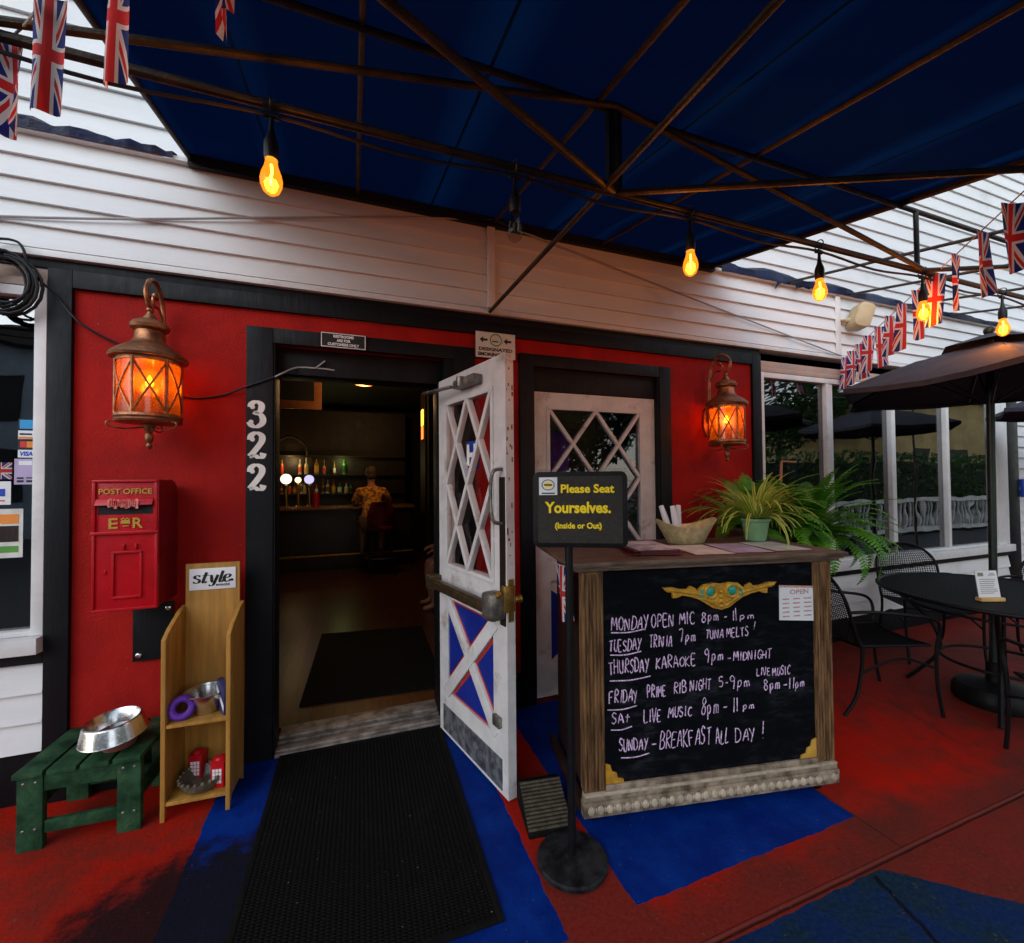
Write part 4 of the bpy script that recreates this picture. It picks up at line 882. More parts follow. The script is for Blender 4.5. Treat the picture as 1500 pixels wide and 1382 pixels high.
top2 = [b.vt(b.v[i]*1.0-Vector((b.v[i].x*.03, b.v[i].y*.04, -.001))) for i in rings[-1]]
for j in range(n): b.face((rings[-1][j], rings[-1][(j+1) % n], top2[(j+1) % n], top2[j])); b.face((top2[j], top2[(j+1) % n], inner[(j+1) % n], inner[j]))
b.face(inner); b.build('bowl', 'basket', bk)
for k, (x, y, dx) in enumerate(((-.09, .0, -.05), (-.04, .02, .015), (-.07, -.03, -.02))):
    MB().tube([(x, y, .025), (x+dx*.5, y, .12), (x+dx, y+.01, .205)], [.016, .017, .013], 10).build('rolled_napkin', 'paper', bk)

# ------------------------------------------------------------------ plants
def spider_plant():
    p = thing('potted_spider_plant', 'striped spider plant in a sage green pot on the counter', 'plant', on_ct(1.17, .40))
    b = MB(); b.lathe([(.001, 0), (.050, 0), (.055, .01), (.070, .105), (.076, .110), (.076, .124), (.066, .124), (.062, .105), (.001, .10)], (0, 0, 0), 28, False); b.build('pot', 'pot_green', p)
    MB().lathe([(.063, .106), (.04, .112), (.001, .113)], (0, 0, 0), 16, False).build('soil', 'soil', p)
    rr = random.Random(4); b = MB()
    for k in range(150):
        a = rr.uniform(0, 2*math.pi); L = rr.uniform(.22, .42); el = rr.uniform(.35, 1.35); d = Vector((math.cos(a), math.sin(a), 0))
        pts = []; pos = Vector((d.x*.015, d.y*.015, .11)); ang = el; seg = L/9
        droop = rr.uniform(.12, .30)
        for s_ in range(10):
            pts.append(pos.copy()); pos = pos+(d*math.cos(ang)+Vector((0, 0, math.sin(ang))))*seg; ang -= droop*(.4+.13*s_)
        sd = Vector((0, 0, 1)).cross(d); w0 = rr.uniform(.014, .024)
        ws = [w0*(.6 if s_ == 0 else 1-(s_/10)**2.5) for s_ in range(10)]
        nr = []
        prev = None
        for s_, q in enumerate(pts):
            cur = (b.vt(q-sd*ws[s_]/2), b.vt(q+sd*ws[s_]/2))
            if prev: b.face((prev[0], prev[1], cur[1], cur[0]), [(0, 0), (1, 0), (1, 1), (0, 1)])
            prev = cur
    b.build('foliage', 'spider', p, smooth=60)
spider_plant()
def fern(loc, label, R, seed, n=60):
    p = thing('boston_fern', label, 'plant', loc, 0, 'ferns behind the counter')
    h = loc[2]
    b = MB(); b.lathe([(.001, 0), (.09, 0), (.13, .15), (.14, .16), (.14, .18), (.12, .18), (.001, .15)], (0, 0, 0), 24, False); b.build('pot', 'terracotta', p)
    rr = random.Random(seed); b = MB(); st = MB()
    for k in range(n):
        a = rr.uniform(0, 2*math.pi); L = R*rr.uniform(.75, 1.15); el = rr.uniform(.35, 1.45); d = Vector((math.cos(a), math.sin(a), 0)); sd = Vector((0, 0, 1)).cross(d)
        pos = Vector((d.x*.03, d.y*.03, .15)); ang = el; N = 30; seg = L/N; dr = rr.uniform(.03, .085)*(1.3-el/2.2); pts = []; dirs = []
        for s_ in range(N+1):
            t = d*math.cos(ang)+Vector((0, 0, math.sin(ang))); pts.append(pos.copy()); dirs.append(t); pos = pos+t*seg; ang -= dr*(.5+1.2*s_/N)
        st.tube(pts[::5], [.0022]*len(pts[::5]), 4, False)
        tw = rr.uniform(-.5, .5)
        for s_ in range(3, N+1):
            f_ = s_/N; wl = R*.115*(math.sin(math.pi*min(1, f_*.9+.12))**.6)*rr.uniform(.8, 1.1)
            t = dirs[s_]; nrm = t.cross(sd)
            for sg in (-1, 1):
                tip = pts[s_]+sd*sg*wl*math.cos(tw*.4)+t*wl*.35+nrm*wl*(.12*sg*tw-.12)
                base = pts[s_]; w2 = seg*.48
                i = [b.vt(base-t*w2*.7), b.vt(base+t*w2*.7), b.vt(base.lerp(tip, .7)+t*w2*.8), b.vt(tip), b.vt(base.lerp(tip, .6)-t*w2*.6)]
                b.face(i)
    b.build('frond', 'fern', p, smooth=0); st.build('stem', 'fern', p)
    return p
def stand(loc, h, label):
    s = thing('plant_stand', label, 'plant stand', loc)
    MB().lathe([(.001, h-.02), (.15, h-.02), (.155, h-.01), (.15, h), (.001, h)], (0, 0, 0), 24, False).build('top', 'black_iron', s)
    for k in range(3):
        a = R_(30+120*k); MB().tube([(.12*math.cos(a), .12*math.sin(a), h-.02), (.09*math.cos(a), .09*math.sin(a), h*.4), (.15*math.cos(a), .15*math.sin(a), 0)], .009).build('leg', 'black_iron', s)
stand((2.62, 2.30, 0), .98, 'tall black plant stand behind the middle of the counter')
fern((2.62, 2.30, .98), 'upright fern in front of the black trim beside the lantern', .52, 21, 80)
stand((3.02, 2.20, 0), .92, 'tall black plant stand at the right end behind the counter')
fern((3.02, 2.20, .92), 'spreading fern drooping past the right end of the counter', .56, 33, 105)
b = MB(); b.tube([(2.86, 2.28, 0), (2.86, 2.28, .9), (2.90, 2.27, 1.62)], .009, 8); b.tube([(2.90, 2.27, 1.62), (3.02, 2.25, 1.615)], .006, 8)
tag(b.build('garden_stake', P('bamboo stake', (.36, .17, .08), .6, var=.2)), 'tall brown stake with a bent top rising behind the plants', 'stake')

# ------------------------------------------------------------------ seat yourself sign, mat, wedge
sg = thing('stand_sign', 'black stand sign asking guests to seat themselves in yellow letters', 'sign', (.808, 1.553, 0), 0)
b = MB(); b.lathe([(.001, 0), (.132, 0), (.138, .006), (.138, .018), (.132, .024), (.05, .030), (.03, .036), (.001, .036)], (0, 0, 0), 40, False); b.build('base', P('scuffed black base', (.006, .007, .008), .6, var=.6, scale=16, bump=.2, second=(.022, .024, .026), spec=.15), sg)
MB().tube([(0, 0, .03), (0, 0, 1.235)], .016, 12).build('pole', 'black_iron', sg)
SM = Matrix.Translation((.040, -.020, 1.232)) @ Matrix.Rotation(R_(-27), 4, 'Z')
def sm(): b = MB(); b.M = SM; return b
def rrect(x0, x1, z0, z1, r, n=4):
    o = []
    for cx, cz, a in ((x1-r, z0+r, -90), (x1-r, z1-r, 0), (x0+r, z1-r, 90), (x0+r, z0+r, 180)):
        for k in range(n+1): t = R_(a+90*k/n); o.append((cx+r*math.cos(t), cz+r*math.sin(t)))
    return o
b = sm(); b.prism(rrect(-.185, .185, 0, .300, .026), -.012, .012); fr = b.build('frame', 'black_iron', sg, bevel=.003)
b = sm(); b.box(-.165, .165, -.0135, -.0121, .018, .282); b.build('panel', 'grey_plastic', sg)
b = sm(); b.box(-.175, .180, -.006, .006, .298, .312); b.build('clear_lip', 'clear', sg)
b = sm(); b.text('Please Seat', .046, Matrix.Translation((-.074, -.0142, .217)) @ UP, .0006, .0013, width=.208); b.text('Yourselves.', .060, Matrix.Translation((-.138, -.0142, .138)) @ UP, .0006, .0020, width=.258); b.text('(Inside or Out)', .032, Matrix.Translation((-.098, -.0142, .076)) @ UP, .0006, .0009, width=.182); b.build('lettering', 'yellow', sg, smooth=0)
b = sm(); b.box(-.160, -.088, -.0150, -.0137, .208, .278); lg = b.build('logo_patch', 'paper', sg)
b = sm()
for k in range(18):
    a = 2*math.pi*k/18; b.M = SM @ Matrix.Translation((-.124+.024*math.cos(a), -.0156, .248+.020*math.sin(a))) @ Matrix.Rotation(-a+R_(90), 4, 'Y'); b.box(-.0028, .0028, -.0003, .0003, -.0022, .0022)
b.M = SM; b.box(-.140, -.108, -.0159, -.0153, .245, .251).box(-.150, -.098, -.0159, -.0153, .2125, .2175); b.build('logo_print', 'black_ink', lg)
b = sm(); b.prism([(-.124+.017*math.cos(2*math.pi*k/18), .248+.010*math.sin(2*math.pi*k/18)) for k in range(18)], -.0153, -.0149); b.build('logo_oval', 'yellow', lg)

def mat_mat():
    m = Mat('ribbed rubber mat'); x, y, z = m.xyz()
    rib = ((x*(2*math.pi/.0185)).sin()*.5+.5); nub = ((y*(2*math.pi/.0125)).sin()*.5+.5); h = rib*nub; n = m.noise(6, 5)
    c = m.mix(h.smooth(.35, .9), (.003, .003, .003), (.0055, .0052, .005)); c = m.mix(n.smooth(.52, .75)*.5, c, (.009, .008, .007))
    g = m.noise(95, 1).smooth(.76, .80); c = m.mix(g*.7, c, (.35, .28, .2))
    m.set('Base Color', c); m.set('Roughness', .8); m.set('Specular IOR Level', .10); m.bump(h*(n*1.2+.2), .8, .010); return m.m
em = thing('entrance_mat', 'large black ribbed rubber mat in front of the open door', 'mat', (.055, 2.06, .001), R_(-1))
MB().box(-.415, .415, -.60, .60, 0, .009).build('ribbed_field', mat_mat(), em)
b = MB(); b.box(-.44, -.4155, -.625, .625, 0, .011).box(.4155, .44, -.625, .625, 0, .011).box(-.415, .415, -.625, -.6005, 0, .011).box(-.415, .415, .6005, .625, 0, .011); b.build('border', 'rubber', em, bevel=.003)
bs = thing('boot_brush', 'grooved brown boot scraper block under the corner of the door', 'boot scraper', (.80, 1.815, 0), R_(-8))
b = MB(); b.prism([(-.12, 0), (-.115, .022), (.055, .118), (.09, .112), (.10, .0)], -.095, .095, 'yz'); b.build('block', 'rubber', bs, bevel=.004)
b = MB()
for k in range(13):
    t = (k+.5)/13; y, z = -.115+.17*t, .022+.096*t; b.tube([(-.094, y, z+.003), (.094, y, z+.003)], .0062, 6)
b.build('ridge', P('muddy bristle ridges', (.060, .047, .030), .8, var=.4, scale=30), bs)

# ------------------------------------------------------------------ awning: cloth on a tube frame
aw = thing('awning', 'dark blue cloth awning on a rusty tube frame over the entrance', 'awning', (.95, 2.69, 3.19))
SL = .205
def fz(y): return 3.19-SL*(2.69-y)
YF = -.30; YC = -.75; YA = 1.41; ZA = 2.60  # unseen cloth added past the eaves bar to shade the front floor
b = MB(); nx, ny = 36, 30; idx = []
xs_r = [-.79, .03, .87, 1.68, 2.70]
for j in range(ny+1):
    row = []
    for i in range(nx+1):
        x = -.80+3.51*i/nx; y = YC+(2.70-YC)*j/ny
        # sag between rafters and a hem roll at the sides
        k = min(abs(x-q) for q in xs_r); sag = -.020*min(1, k/.40)**2
        row.append(b.vt((x, y, fz(y)+.026+sag*math.sin(math.pi*min(1, max(0, j/ny))) ** .5)))
    idx.append(row)
for j in range(ny):
    for i in range(nx): b.face((idx[j][i], idx[j+1][i], idx[j+1][i+1], idx[j][i+1]))
b.build('canopy_cloth', 'fabric', aw, smooth=60, world=True)
b = MB()
for x in (-.38, .45, 1.27, 2.19): b.ribbon([(x, YF+(2.68-YF)*k/14, fz(YF+(2.68-YF)*k/14)-.002) for k in range(15)], .012, (0, 0, 1))
b.build('seam', P('pale seam', (.004, .025, .12), .6, spec=0), aw, world=True)
b = MB()
b.box(-.80, 2.71, 2.655, 2.69, 3.150, 3.236)  # added dark strip, blocks light leaking between cloth and ledge
for x in (-.805, 2.715): b.tube([(x, YC, fz(YC)+.022), (x, 2.68, fz(2.68)+.022)], .012, 8)
b.build('hem', P('dark hem and leak strip', (.006, .006, .010), .6), aw, world=True)
def rod(name, p, q, r=.0125): return MB().tube([p, Vector(p).lerp(Vector(q), .33), Vector(p).lerp(Vector(q), .66), q], r*.86, 10).build(name, 'rod', aw, world=True)
for x in (-.79, .03, .87, 1.68, 2.70, 3.53, 4.30, 5.10, 5.85): rod('rafter', (x, 2.68, fz(2.68)), (x, YC, fz(YC)), .0125)
rod('front_chord', (-2.8, YA, ZA), (8.0, YA, ZA), .016)
rod('purlin', (-.80, YA, 2.925-.005), (5.9, YA, 2.925-.005), .014)
rod('eaves_bar', (-2.8, YF, 2.585), (6, YF, 2.585), .016)
rod('ledge_bar', (-.80, 2.675, 3.178), (2.71, 2.675, 3.178), .010)
rod('king_post', (.946, YA, ZA), (.946, YA, 2.93), .018)
bm(.917, .975, YA-.012, YA+.012, ZA+.02, 2.92).build('king_plate', P('dark grey plate', (.022, .024, .026), .5, .3), aw, world=True)
rod('tie_bar', (.84, 2.68, 2.598), (.96, YF, 2.598), .0135)
rod('top_chord', (.946, YA-.02, 2.925), (-.92, YA-.02, ZA), .013); rod('top_chord', (.946, YA-.02, 2.925), (2.83, YA-.02, ZA), .013)
rod('diagonal_brace', (.946, YA, ZA), (-2.75, YF, 2.59), .0145); rod('diagonal_brace', (.946, YA, ZA), (4.65, YF, 2.59), .0145)
rod('end_post', (2.83, YA, ZA), (2.83, YA, 2.915), .014); rod('end_post', (-.91, YA, ZA), (-.91, YA, 2.915), .014)
rod('diagonal_brace', (2.83, YA, ZA), (6.5, YF, 2.59), .0135); rod('diagonal_brace', (-.91, YA, ZA), (1.0, YF, 2.59), .0145)
rod('front_leg', (-2.8, YF, 0), (-2.8, YF, 2.6), .025); rod('front_leg', (6.0, YF, 0), (6.0, YF, 2.6), .025); rod('front_leg', (-2.8, YA, 0), (-2.8, YA, 2.6), .02)
rod('front_leg', (8.0, YA, 0), (8.0, YA, 2.6), .02)

# blue tarp remnants on the ledge
def tarp(x0, x1, lab, seed):
    rr = random.Random(seed); b = MB(); n = 40; rows = []
    for i in range(n+1):
        x = x0+(x1-x0)*i/n; hh = (.045+.055*abs(math.sin(i*.45+seed))*(1-.4*i/n)+rr.uniform(0, .012))*((1-.55*i/n) if seed == 1 else (1-.35*i/n)); yy = rr.uniform(-.008, .008)
        rows.append([b.vt((x, 2.652+yy, 3.172-hh*.12)), b.vt((x, 2.640+yy*2, 3.180+hh*.5)), b.vt((x, 2.70+yy, 3.192+hh)), b.vt((x, 2.85, 3.20+hh*.6)), b.vt((x, 2.93, 3.216))])
    for A, B in zip(rows, rows[1:]):
        for k in range(4): b.face((A[k], B[k], B[k+1], A[k+1]))
    return tag(b.build('tarp', 'tarp', smooth=60), lab, 'tarp', 'rolled blue tarps on the ledge')
tarp(-2.2, -.86, 'crumpled blue tarp on the ledge left of the awning', 1)
tt = tarp(2.78, 6.8, 'long crumpled blue tarp on the ledge right of the awning', 2)
b = MB(); b.prism([(3.36, 3.10), (3.40, 3.185), (3.47, 3.185), (3.42, 3.15)], 2.655, 2.659); b.prism([(3.62, 3.14), (3.60, 3.185), (3.80, 3.185), (3.78, 3.155), (3.70, 3.165)], 2.655, 2.659); b.build('torn_strip', 'tarp', tt)

# ------------------------------------------------------------------ string lights
sl = thing('string_lights', 'black string of amber bulbs hung along the awning beam', 'string lights', (0, YA, ZA))
bx = [-.22, .535, 1.305, 2.07, 2.865, 3.64, 4.4]
pts = [(-2.8, -.0, -.03)]
xs = [-2.6, -1.75, -.98]+bx+[5.2, 6]
for k, x in enumerate(xs):
    if k: pts.append(((xs[k-1]+x)/2, -.004, -.055))
    pts.append((x, -.004, -.032))
MB().tube(smooth_path(pts, 5), .0052, 6).build('cable', 'cable', sl)
for k, x in enumerate(bx):
    lit = (k != 1)
    b = MB(); b.lathe([(.001, -.268), (.010, -.266), (.022, -.256), (.029, -.238), (.030, -.224), (.026, -.205), (.019, -.186), (.016, -.172), (.0155, -.160)], (x, -.004, 0), 20, False)
    bu = b.build('bulb', 'bulb_amber' if lit else 'bulb_clear', sl)
    if not lit: bu['label'] = 'clear unlit bulb'
    MB().lathe([(.001, -.165), (.018, -.165), (.020, -.150), (.020, -.120), (.016, -.105), (.011, -.092), (.007, -.07), (.0055, -.03)], (x, -.004, 0), 14, False).tube([(x-.02, -.004, -.036), (x, -.004, -.032), (x+.02, -.004, -.036)], .009, 8).tube(arc((x, -.004, .0), .021, 0, 340, 14, 'yz'), .0025, 5).build('socket', 'cable', bu)
    b = MB(); b.tube([(x, -.004, -.178), (x+.002, -.004, -.20), (x-.002, -.004, -.222), (x, -.004, -.240)], .0036 if lit else .0010, 8)
    b.build('filament', 'filament' if lit else 'grey_metal', bu)
    if lit: lamp('bulb_light', bu, (x, -.004, -.22), 2.9, (1, .52, .17), .025)

# ------------------------------------------------------------------ bunting
def flag_mesh(b, top, w, h, yawd, rr, cut=True):
    """vertical union flag with a ragged swallow end, folded along its length"""
    nx, nz = 8, 14; c, s_ = math.cos(yawd), math.sin(yawd); am = rr.uniform(.010, .022); ph = rr.uniform(0, 6); lean = rr.uniform(-.03, .03); grid = []
    tail = rr.uniform(.12, .3)
    for j in range(nz+1):
        row = []; t = j/nz
        for i in range(nx+1):
            u = i/nx; nar = 1-.25*t*rr.uniform(.9, 1.0)
            lx = (u-.5)*w*nar+lean*t*h*3; fold = am*math.sin(u*5.5+ph)*(.35+t)+.012*t*t*math.sin(ph)
            lx *= 1.0; zz = -h*t-(tail*h*.35*(1-abs(u-.25)*1.6) if cut else 0)*max(0, t-.8)/.2
            row.append(b.vt((top[0]+lx*c-fold*s_, top[1]+lx*s_+fold*c, top[2]+zz)))
        grid.append(row)
    for j in range(nz):
        for i in range(nx):
            q = [(i/nx, 1-j/nz), ((i+1)/nx, 1-j/nz), ((i+1)/nx, 1-(j+1)/nz), (i/nx, 1-(j+1)/nz)]
            b.face((grid[j][i], grid[j][i+1], grid[j+1][i+1], grid[j+1][i]), q)
def bunting(label, pts, w, h, yawd, seed, turn=.55):
    pts = [Vector(p) for p in pts]; p = pts[0].copy(); t = thing('bunting', label, 'bunting', p, 0, 'strings of small union flags'); rr = random.Random(seed)
    MB().tube(smooth_path([q-p for q in pts], 4), .0028, 5).build('string', 'grey_cord', t)
    for q in pts:
        b = MB(); flag_mesh(b, q-p-Vector((0, 0, .003)), w*rr.uniform(.85, 1.1), h*rr.uniform(.93, 1.05), yawd+rr.uniform(-turn, turn), rr); b.build('flag', 'flag', t, smooth=70)
    return t
A_, B_ = Vector((2.49, .925, 2.60)), Vector((4.24, 2.66, 2.60))
bunting('bunting of union flags slanting from the window up to the right', [A_.lerp(B_, k/11) for k in range(-1, 12)], .100, .275, R_(-14), 3, .30)
bunting('bunting of union flags hanging at the upper left corner', [(-0.966, 1.546, 2.618), (-0.798, 1.428, 2.621), (-0.649, 1.276, 2.618), (-0.461, 1.122, 2.618), (-0.219, 0.915, 2.618), (0.028, 0.704, 2.618)], .064, .255, R_(-22), 9, .35)
for k, (u, y, rz, lab) in enumerate(((-.055, .10, -75, 'union flag hanging down the left side of the counter'), (CU+.045, .12, 60, 'union flag hanging at the right end of the counter'))):
    f = thing('hanging_flag', lab, 'flag', on_ct(u, y, 1.11), R_(-10.54), 'flags hung from the counter'); b = MB(); flag_mesh(b, (0, 0, 0), .13, .24, R_(rz), random.Random(50+k)); b.build('cloth', 'flag', f, smooth=70)
    MB().tube([(-.06*math.cos(R_(rz)), -.06*math.sin(R_(rz)), .002), (.06*math.cos(R_(rz)), .06*math.sin(R_(rz)), .002)], .003, 5).build('hanging_rod', 'grey_cord', f)

# ------------------------------------------------------------------ cords and floodlight on the wall
b = MB(); b.tube(smooth_path([(-3.5, 2.672, 2.50), (-1.55, 2.672, 2.735), (-.42, 2.672, 2.955), (.20, 2.672, 3.085), (.85, 2.660, 3.19)], 8), .006, 6)
tag(b.build('cord', 'grey_cord'), 'grey cord strung over the clapboards left of the joint strip', 'cord')
b = MB(); b.tube([(.86, 2.660, 3.19), (2.5, 2.672, 2.905), (4.18, 2.660, 2.605)], .006, 6)
tag(b.build('cord', 'grey_cord'), 'grey cord running down to the window corner at right', 'cord')
b = MB(); rr = random.Random(6)
for k in range(9):
    r = rr.uniform(.10, .15); c = (-1.50+rr.uniform(-.02, .02), 2.665-.004*k, 2.42+rr.uniform(-.02, .02)); b.tube([(c[0]+r*math.cos(t/18*2*math.pi)*.85, c[1], c[2]+r*math.sin(t/18*2*math.pi)*1.0) for t in range(18)], .0065, 6, closed=True)
b.tube(smooth_path([(-1.42, 2.66, 2.52), (-1.45, 2.65, 2.62), (-1.56, 2.65, 2.60), (-1.6, 2.65, 2.45)], 6), .006, 6); b.tube([(-1.5, 2.61, 2.55), (-1.5, 2.685, 2.57)], .006, 6)
tag(b.build('cable_coil', 'cable'), 'coil of black cable hung at the top left window corner', 'cable')
b = MB(); b.tube(smooth_path([(-1.40, 2.66, 2.48), (-1.33, 2.690, 2.40), (-1.24, 2.695, 2.28), (-1.10, 2.716, 2.20), (-.96, 2.712, 2.16), (-.90, 2.70, 2.06)], 6), .0052, 6)
tag(b.build('power_cord', 'cable'), 'black cord sagging from the cable coil to the left lantern', 'cord')
b = MB(); b.tube(smooth_path([(-.90, 2.70, 1.96), (-.78, 2.715, 1.945), (-.65, 2.715, 1.97), (-.53, 2.686, 2.02), (-.40, 2.686, 2.08)], 6), .0048, 6)
pc = tag(b.build('power_cord', 'cable'), 'black cord from the left lantern across to the door header', 'cord')
MB().tube(smooth_path([(-.40, 2.686, 2.08), (-.37, 2.69, 2.10), (-.30, 2.77, 2.16), (-.18, 2.77, 2.165), (-.10, 2.77, 2.16)], 5), .0045, 6).tube([(-.20, 2.765, 2.165), (-.15, 2.76, 2.21)], .004, 6).build('taped_end', 'grey_cord', pc)
fl = thing('floodlight', 'beige wall speaker on a bracket above the right windows', 'speaker', (4.22, 2.69, 2.93))
b = MB(); b.M = Matrix.Translation((.10, -.10, .02)) @ Matrix.Rotation(R_(-28), 4, 'Z') @ Matrix.Rotation(R_(18), 4, 'Y'); b.prism(rrect(-.07, .07, -.11, .11, .045), -.09, .06); b.build('housing', 'beige_plastic', fl, bevel=.018)
MB().tube([(0, 0, 0), (.03, -.06, .005), (.09, -.09, .01)], .018, 8).lathe([(.04, 0), (.04, .012), (.001, .012)], (0, -.01, 0), 12, False).build('bracket', 'beige_plastic', fl)
bs_ = thing('blue_sign', 'small blue sign on the white siding at the far right edge', 'sign', (7.40, 2.69, 1.26)); bm(-.15, .15, -.01, .02, 0, .20).build('board', 'royal', bs_, bevel=.003)

# stickers and papers on the left window
def sheet(name, x0, x1, z0, z1, mat, lab, cat, extra=None, grp='papers stuck to the left window'):
    t = thing(name, lab, cat, (x0, 2.7465, z0), 0, grp); MB().box(0, x1-x0, -.0012, 0, 0, z1-z0).build('sheet', mat, t, smooth=0)
    if extra:
        for nm, mt, rects in extra:
            b = MB()
            for a in rects: b.box(a[0], a[1], -.0024, -.0014, a[2], a[3])
            b.build(nm, mt, t, smooth=0)
    return t
xs0 = -1.492
sheet('card_sticker', xs0, xs0+.062, 1.762, 1.812, 'black_ink', 'blue topped card sticker, highest on the left window', 'sticker', [('print', 'sky_blue', [(.006, .056, .004, .046)])])
sheet('card_sticker', xs0, xs0+.062, 1.716, 1.757, 'paper', 'cream and orange card sticker second from the top', 'sticker', [('print', 'orange', [(.002, .060, .002, .012)]), ('word', 'black_ink', [(.006, .05, .020, .028)])])
sheet('card_sticker', xs0, xs0+.062, 1.670, 1.711, 'black_ink', 'red and orange card sticker third from the top', 'sticker', [('print', 'print_red', [(.008, .031, .006, .035)]), ('second_disc', 'orange', [(.032, .055, .006, .035)])])
t = sheet('card_sticker', xs0, xs0+.062, 1.628, 1.665, 'paper', 'white card sticker with dark capitals, lowest of the four', 'sticker'); b = MB(); b.text('VISA', .028, Matrix.Translation((.008, -.0018, .009)) @ UP, .0003, .001, .2, width=.046); b.build('word', 'royal', t, smooth=0)
sheet('poster', xs0-.012, xs0+.066, 1.500, 1.622, 'lilac', 'lilac notice below the card stickers', 'poster', [('white_panel', 'paper', [(.016, .064, .092, .112)]), ('print', 'black_ink', [(.010, .034, .010, .020), (.044, .070, .010, .020), (.010, .034, .026, .034), (.044, .070, .028, .034)])])
t = thing('flag_sticker', 'small union flag sticker beside the lilac notice', 'sticker', (-1.60, 2.7465, 1.525), 0, 'papers stuck to the left window'); b = MB(); i = [b.vt(p) for p in ((0, -.001, 0), (.088, -.001, 0), (.088, -.001, .08), (0, -.001, .08))]; b.face(i, [(0, 0), (1, 0), (1, 1), (0, 1)]); b.box(0, .088, -.0008, 0, 0, .08); b.build('sheet', 'flag_h', t, smooth=0)
sheet('notice', -1.60, -1.515, 1.405, 1.515, 'paper', 'white notice with blue print under the flag sticker', 'notice', [('print', 'royal', [(.02, .065, .04, .075)]), ('caption', 'print_red', [(.02, .065, .016, .022)])])
sheet('menu_poster', -1.62, -1.470, 1.155, 1.385, 'balustrade', 'framed menu with orange photographs low on the left window', 'menu', [('picture', 'orange', [(.01, .135, .16, .205)]), ('second_picture', 'dark_wood', [(.01, .135, .075, .150)]), ('print', 'print_green', [(.01, .135, .025, .055)])])

# ------------------------------------------------------------------ patio table, umbrellas, chairs
def hexpt(k, R, off=30): a = R_(off+60*k); return R*math.cos(a), R*math.sin(a)
def make_umbrella(loc, label, lean=(.11, -.03)):
    u = thing('patio_umbrella', label, 'umbrella', loc, 0, 'charcoal patio umbrellas')
    lx, ly = lean; HT = 2.43; ZE = 2.13; R = .90
    MB().tube([(0, 0, .1), (lx, ly, HT)], .021, 12).build('pole', 'pole_green', u)
    b = MB(); b.lathe([(.001, 0), (.205, 0), (.212, .02), (.208, .075), (.185, .11), (.10, .13), (.045, .14), (.04, .26), (.026, .265), (.026, .2)], (0, 0, 0), 36, False); b.build('base', 'black_iron', u)
    b = MB(); n = 8; apex = Vector((lx, ly, HT-.02))
    for k in range(6):
        A = Vector((lx+hexpt(k, R)[0], ly+hexpt(k, R)[1], ZE)); B = Vector((lx+hexpt(k+1, R)[0], ly+hexpt(k+1, R)[1], ZE)); rows = []
        for j in range(n+1):
            t = j/n; row = []
            for i in range(5):
                s_ = i/4; e = A.lerp(B, s_); p = apex.lerp(e, t); p.z += .025*math.sin(math.pi*t)-.030*t*math.sin(math.pi*s_); 
                p += (Vector((lx, ly, p.z))-p)*(.05*t*math.sin(math.pi*s_)); row.append(b.vt(p))
            rows.append(row)
        for j in range(n):
            for i in range(4): b.face((rows[j][i], rows[j+1][i], rows[j+1][i+1], rows[j][i+1]))
        hem = [b.v[q] for q in rows[-1]]; low = [b.vt(Vector(q)-Vector((0, 0, .035))) for q in hem]
        for i in range(4): b.face((rows[-1][i], low[i], low[i+1], rows[-1][i+1]))
    b.build('canopy', 'umbrella', u, smooth=25)
    b = MB()
    for k in range(6):
        A = Vector((lx, ly, HT+.045)); p = [Vector((lx+hexpt(k+q, .26)[0], ly+hexpt(k+q, .26)[1], HT-.035)) for q in (0, 1)]; i = [b.vt(A), b.vt(p[0]), b.vt(p[1])]; b.face(i)
    b.build('vent_cap', 'umbrella', u, smooth=25); MB().ball((lx, ly, HT+.06), .03).build('finial', 'pole_green', u)
    for k in range(6):
        x, y = hexpt(k, R*.98); MB().tube([(lx, ly, HT-.04), (lx+x*.5, ly+y*.5, (HT+ZE)/2+.015), (lx+x, ly+y, ZE-.012)], .008, 6).tube([(lx*.85, ly*.85, 1.98), (lx+x*.5, ly+y*.5, (HT+ZE)/2)], .006, 6).build('rib', 'pole_green', u)
    return u
TC = (4.06, 1.62)
make_umbrella((TC[0]-.05, TC[1]+.02, 0), 'large charcoal umbrella rising through the near patio table', (.06, .0))
make_umbrella((6.45, 1.75, 0), 'charcoal umbrella farther along, just peeking in at the right edge', (0, 0))

tb = thing('patio_table', 'round black mesh patio table with umbrella pole through it', 'table', (TC[0], TC[1], 0))
b = MB(); RT = .63
m_ = Mat('black expanded mesh'); x, y, z = m_.xyz(); hpat = (((x+y)*260).sin()*((x-y)*260).sin()); m_.set('Base Color', m_.mix(hpat.smooth(-.1, .3), (.003, .003, .003), (.014, .014, .014))); m_.set('Roughness', .55); m_.set('Specular IOR Level', .25); m_.bump(hpat, .6, .004); MT['mesh'] = m_.m
NW = 84
for k in range(1, NW):
    o_ = -RT+2*RT*k/NW; hl = math.sqrt(max(0, RT*RT-o_*o_))
    for a in (R_(38), R_(128)):
        c, s_ = math.cos(a), math.sin(a); b.beam((o_*-s_-hl*c, o_*c-hl*s_, .7145), (o_*-s_+hl*c, o_*c+hl*s_, .7145), .0062, .004)
b.build('mesh_top', 'black_iron', tb, smooth=0)
MB().tube(arc((0, 0, .712), RT, 0, 352, 45, 'xy'), .014, 10, closed=True).build('rim', 'black_iron', tb)
MB().tube(arc((0, 0, .26), .30, 0, 350, 36, 'xy'), .010, 8, closed=True).tube(arc((0, 0, .63), .50, 0, 350, 36, 'xy'), .008, 8, closed=True).build('ring_brace', 'black_iron', tb)
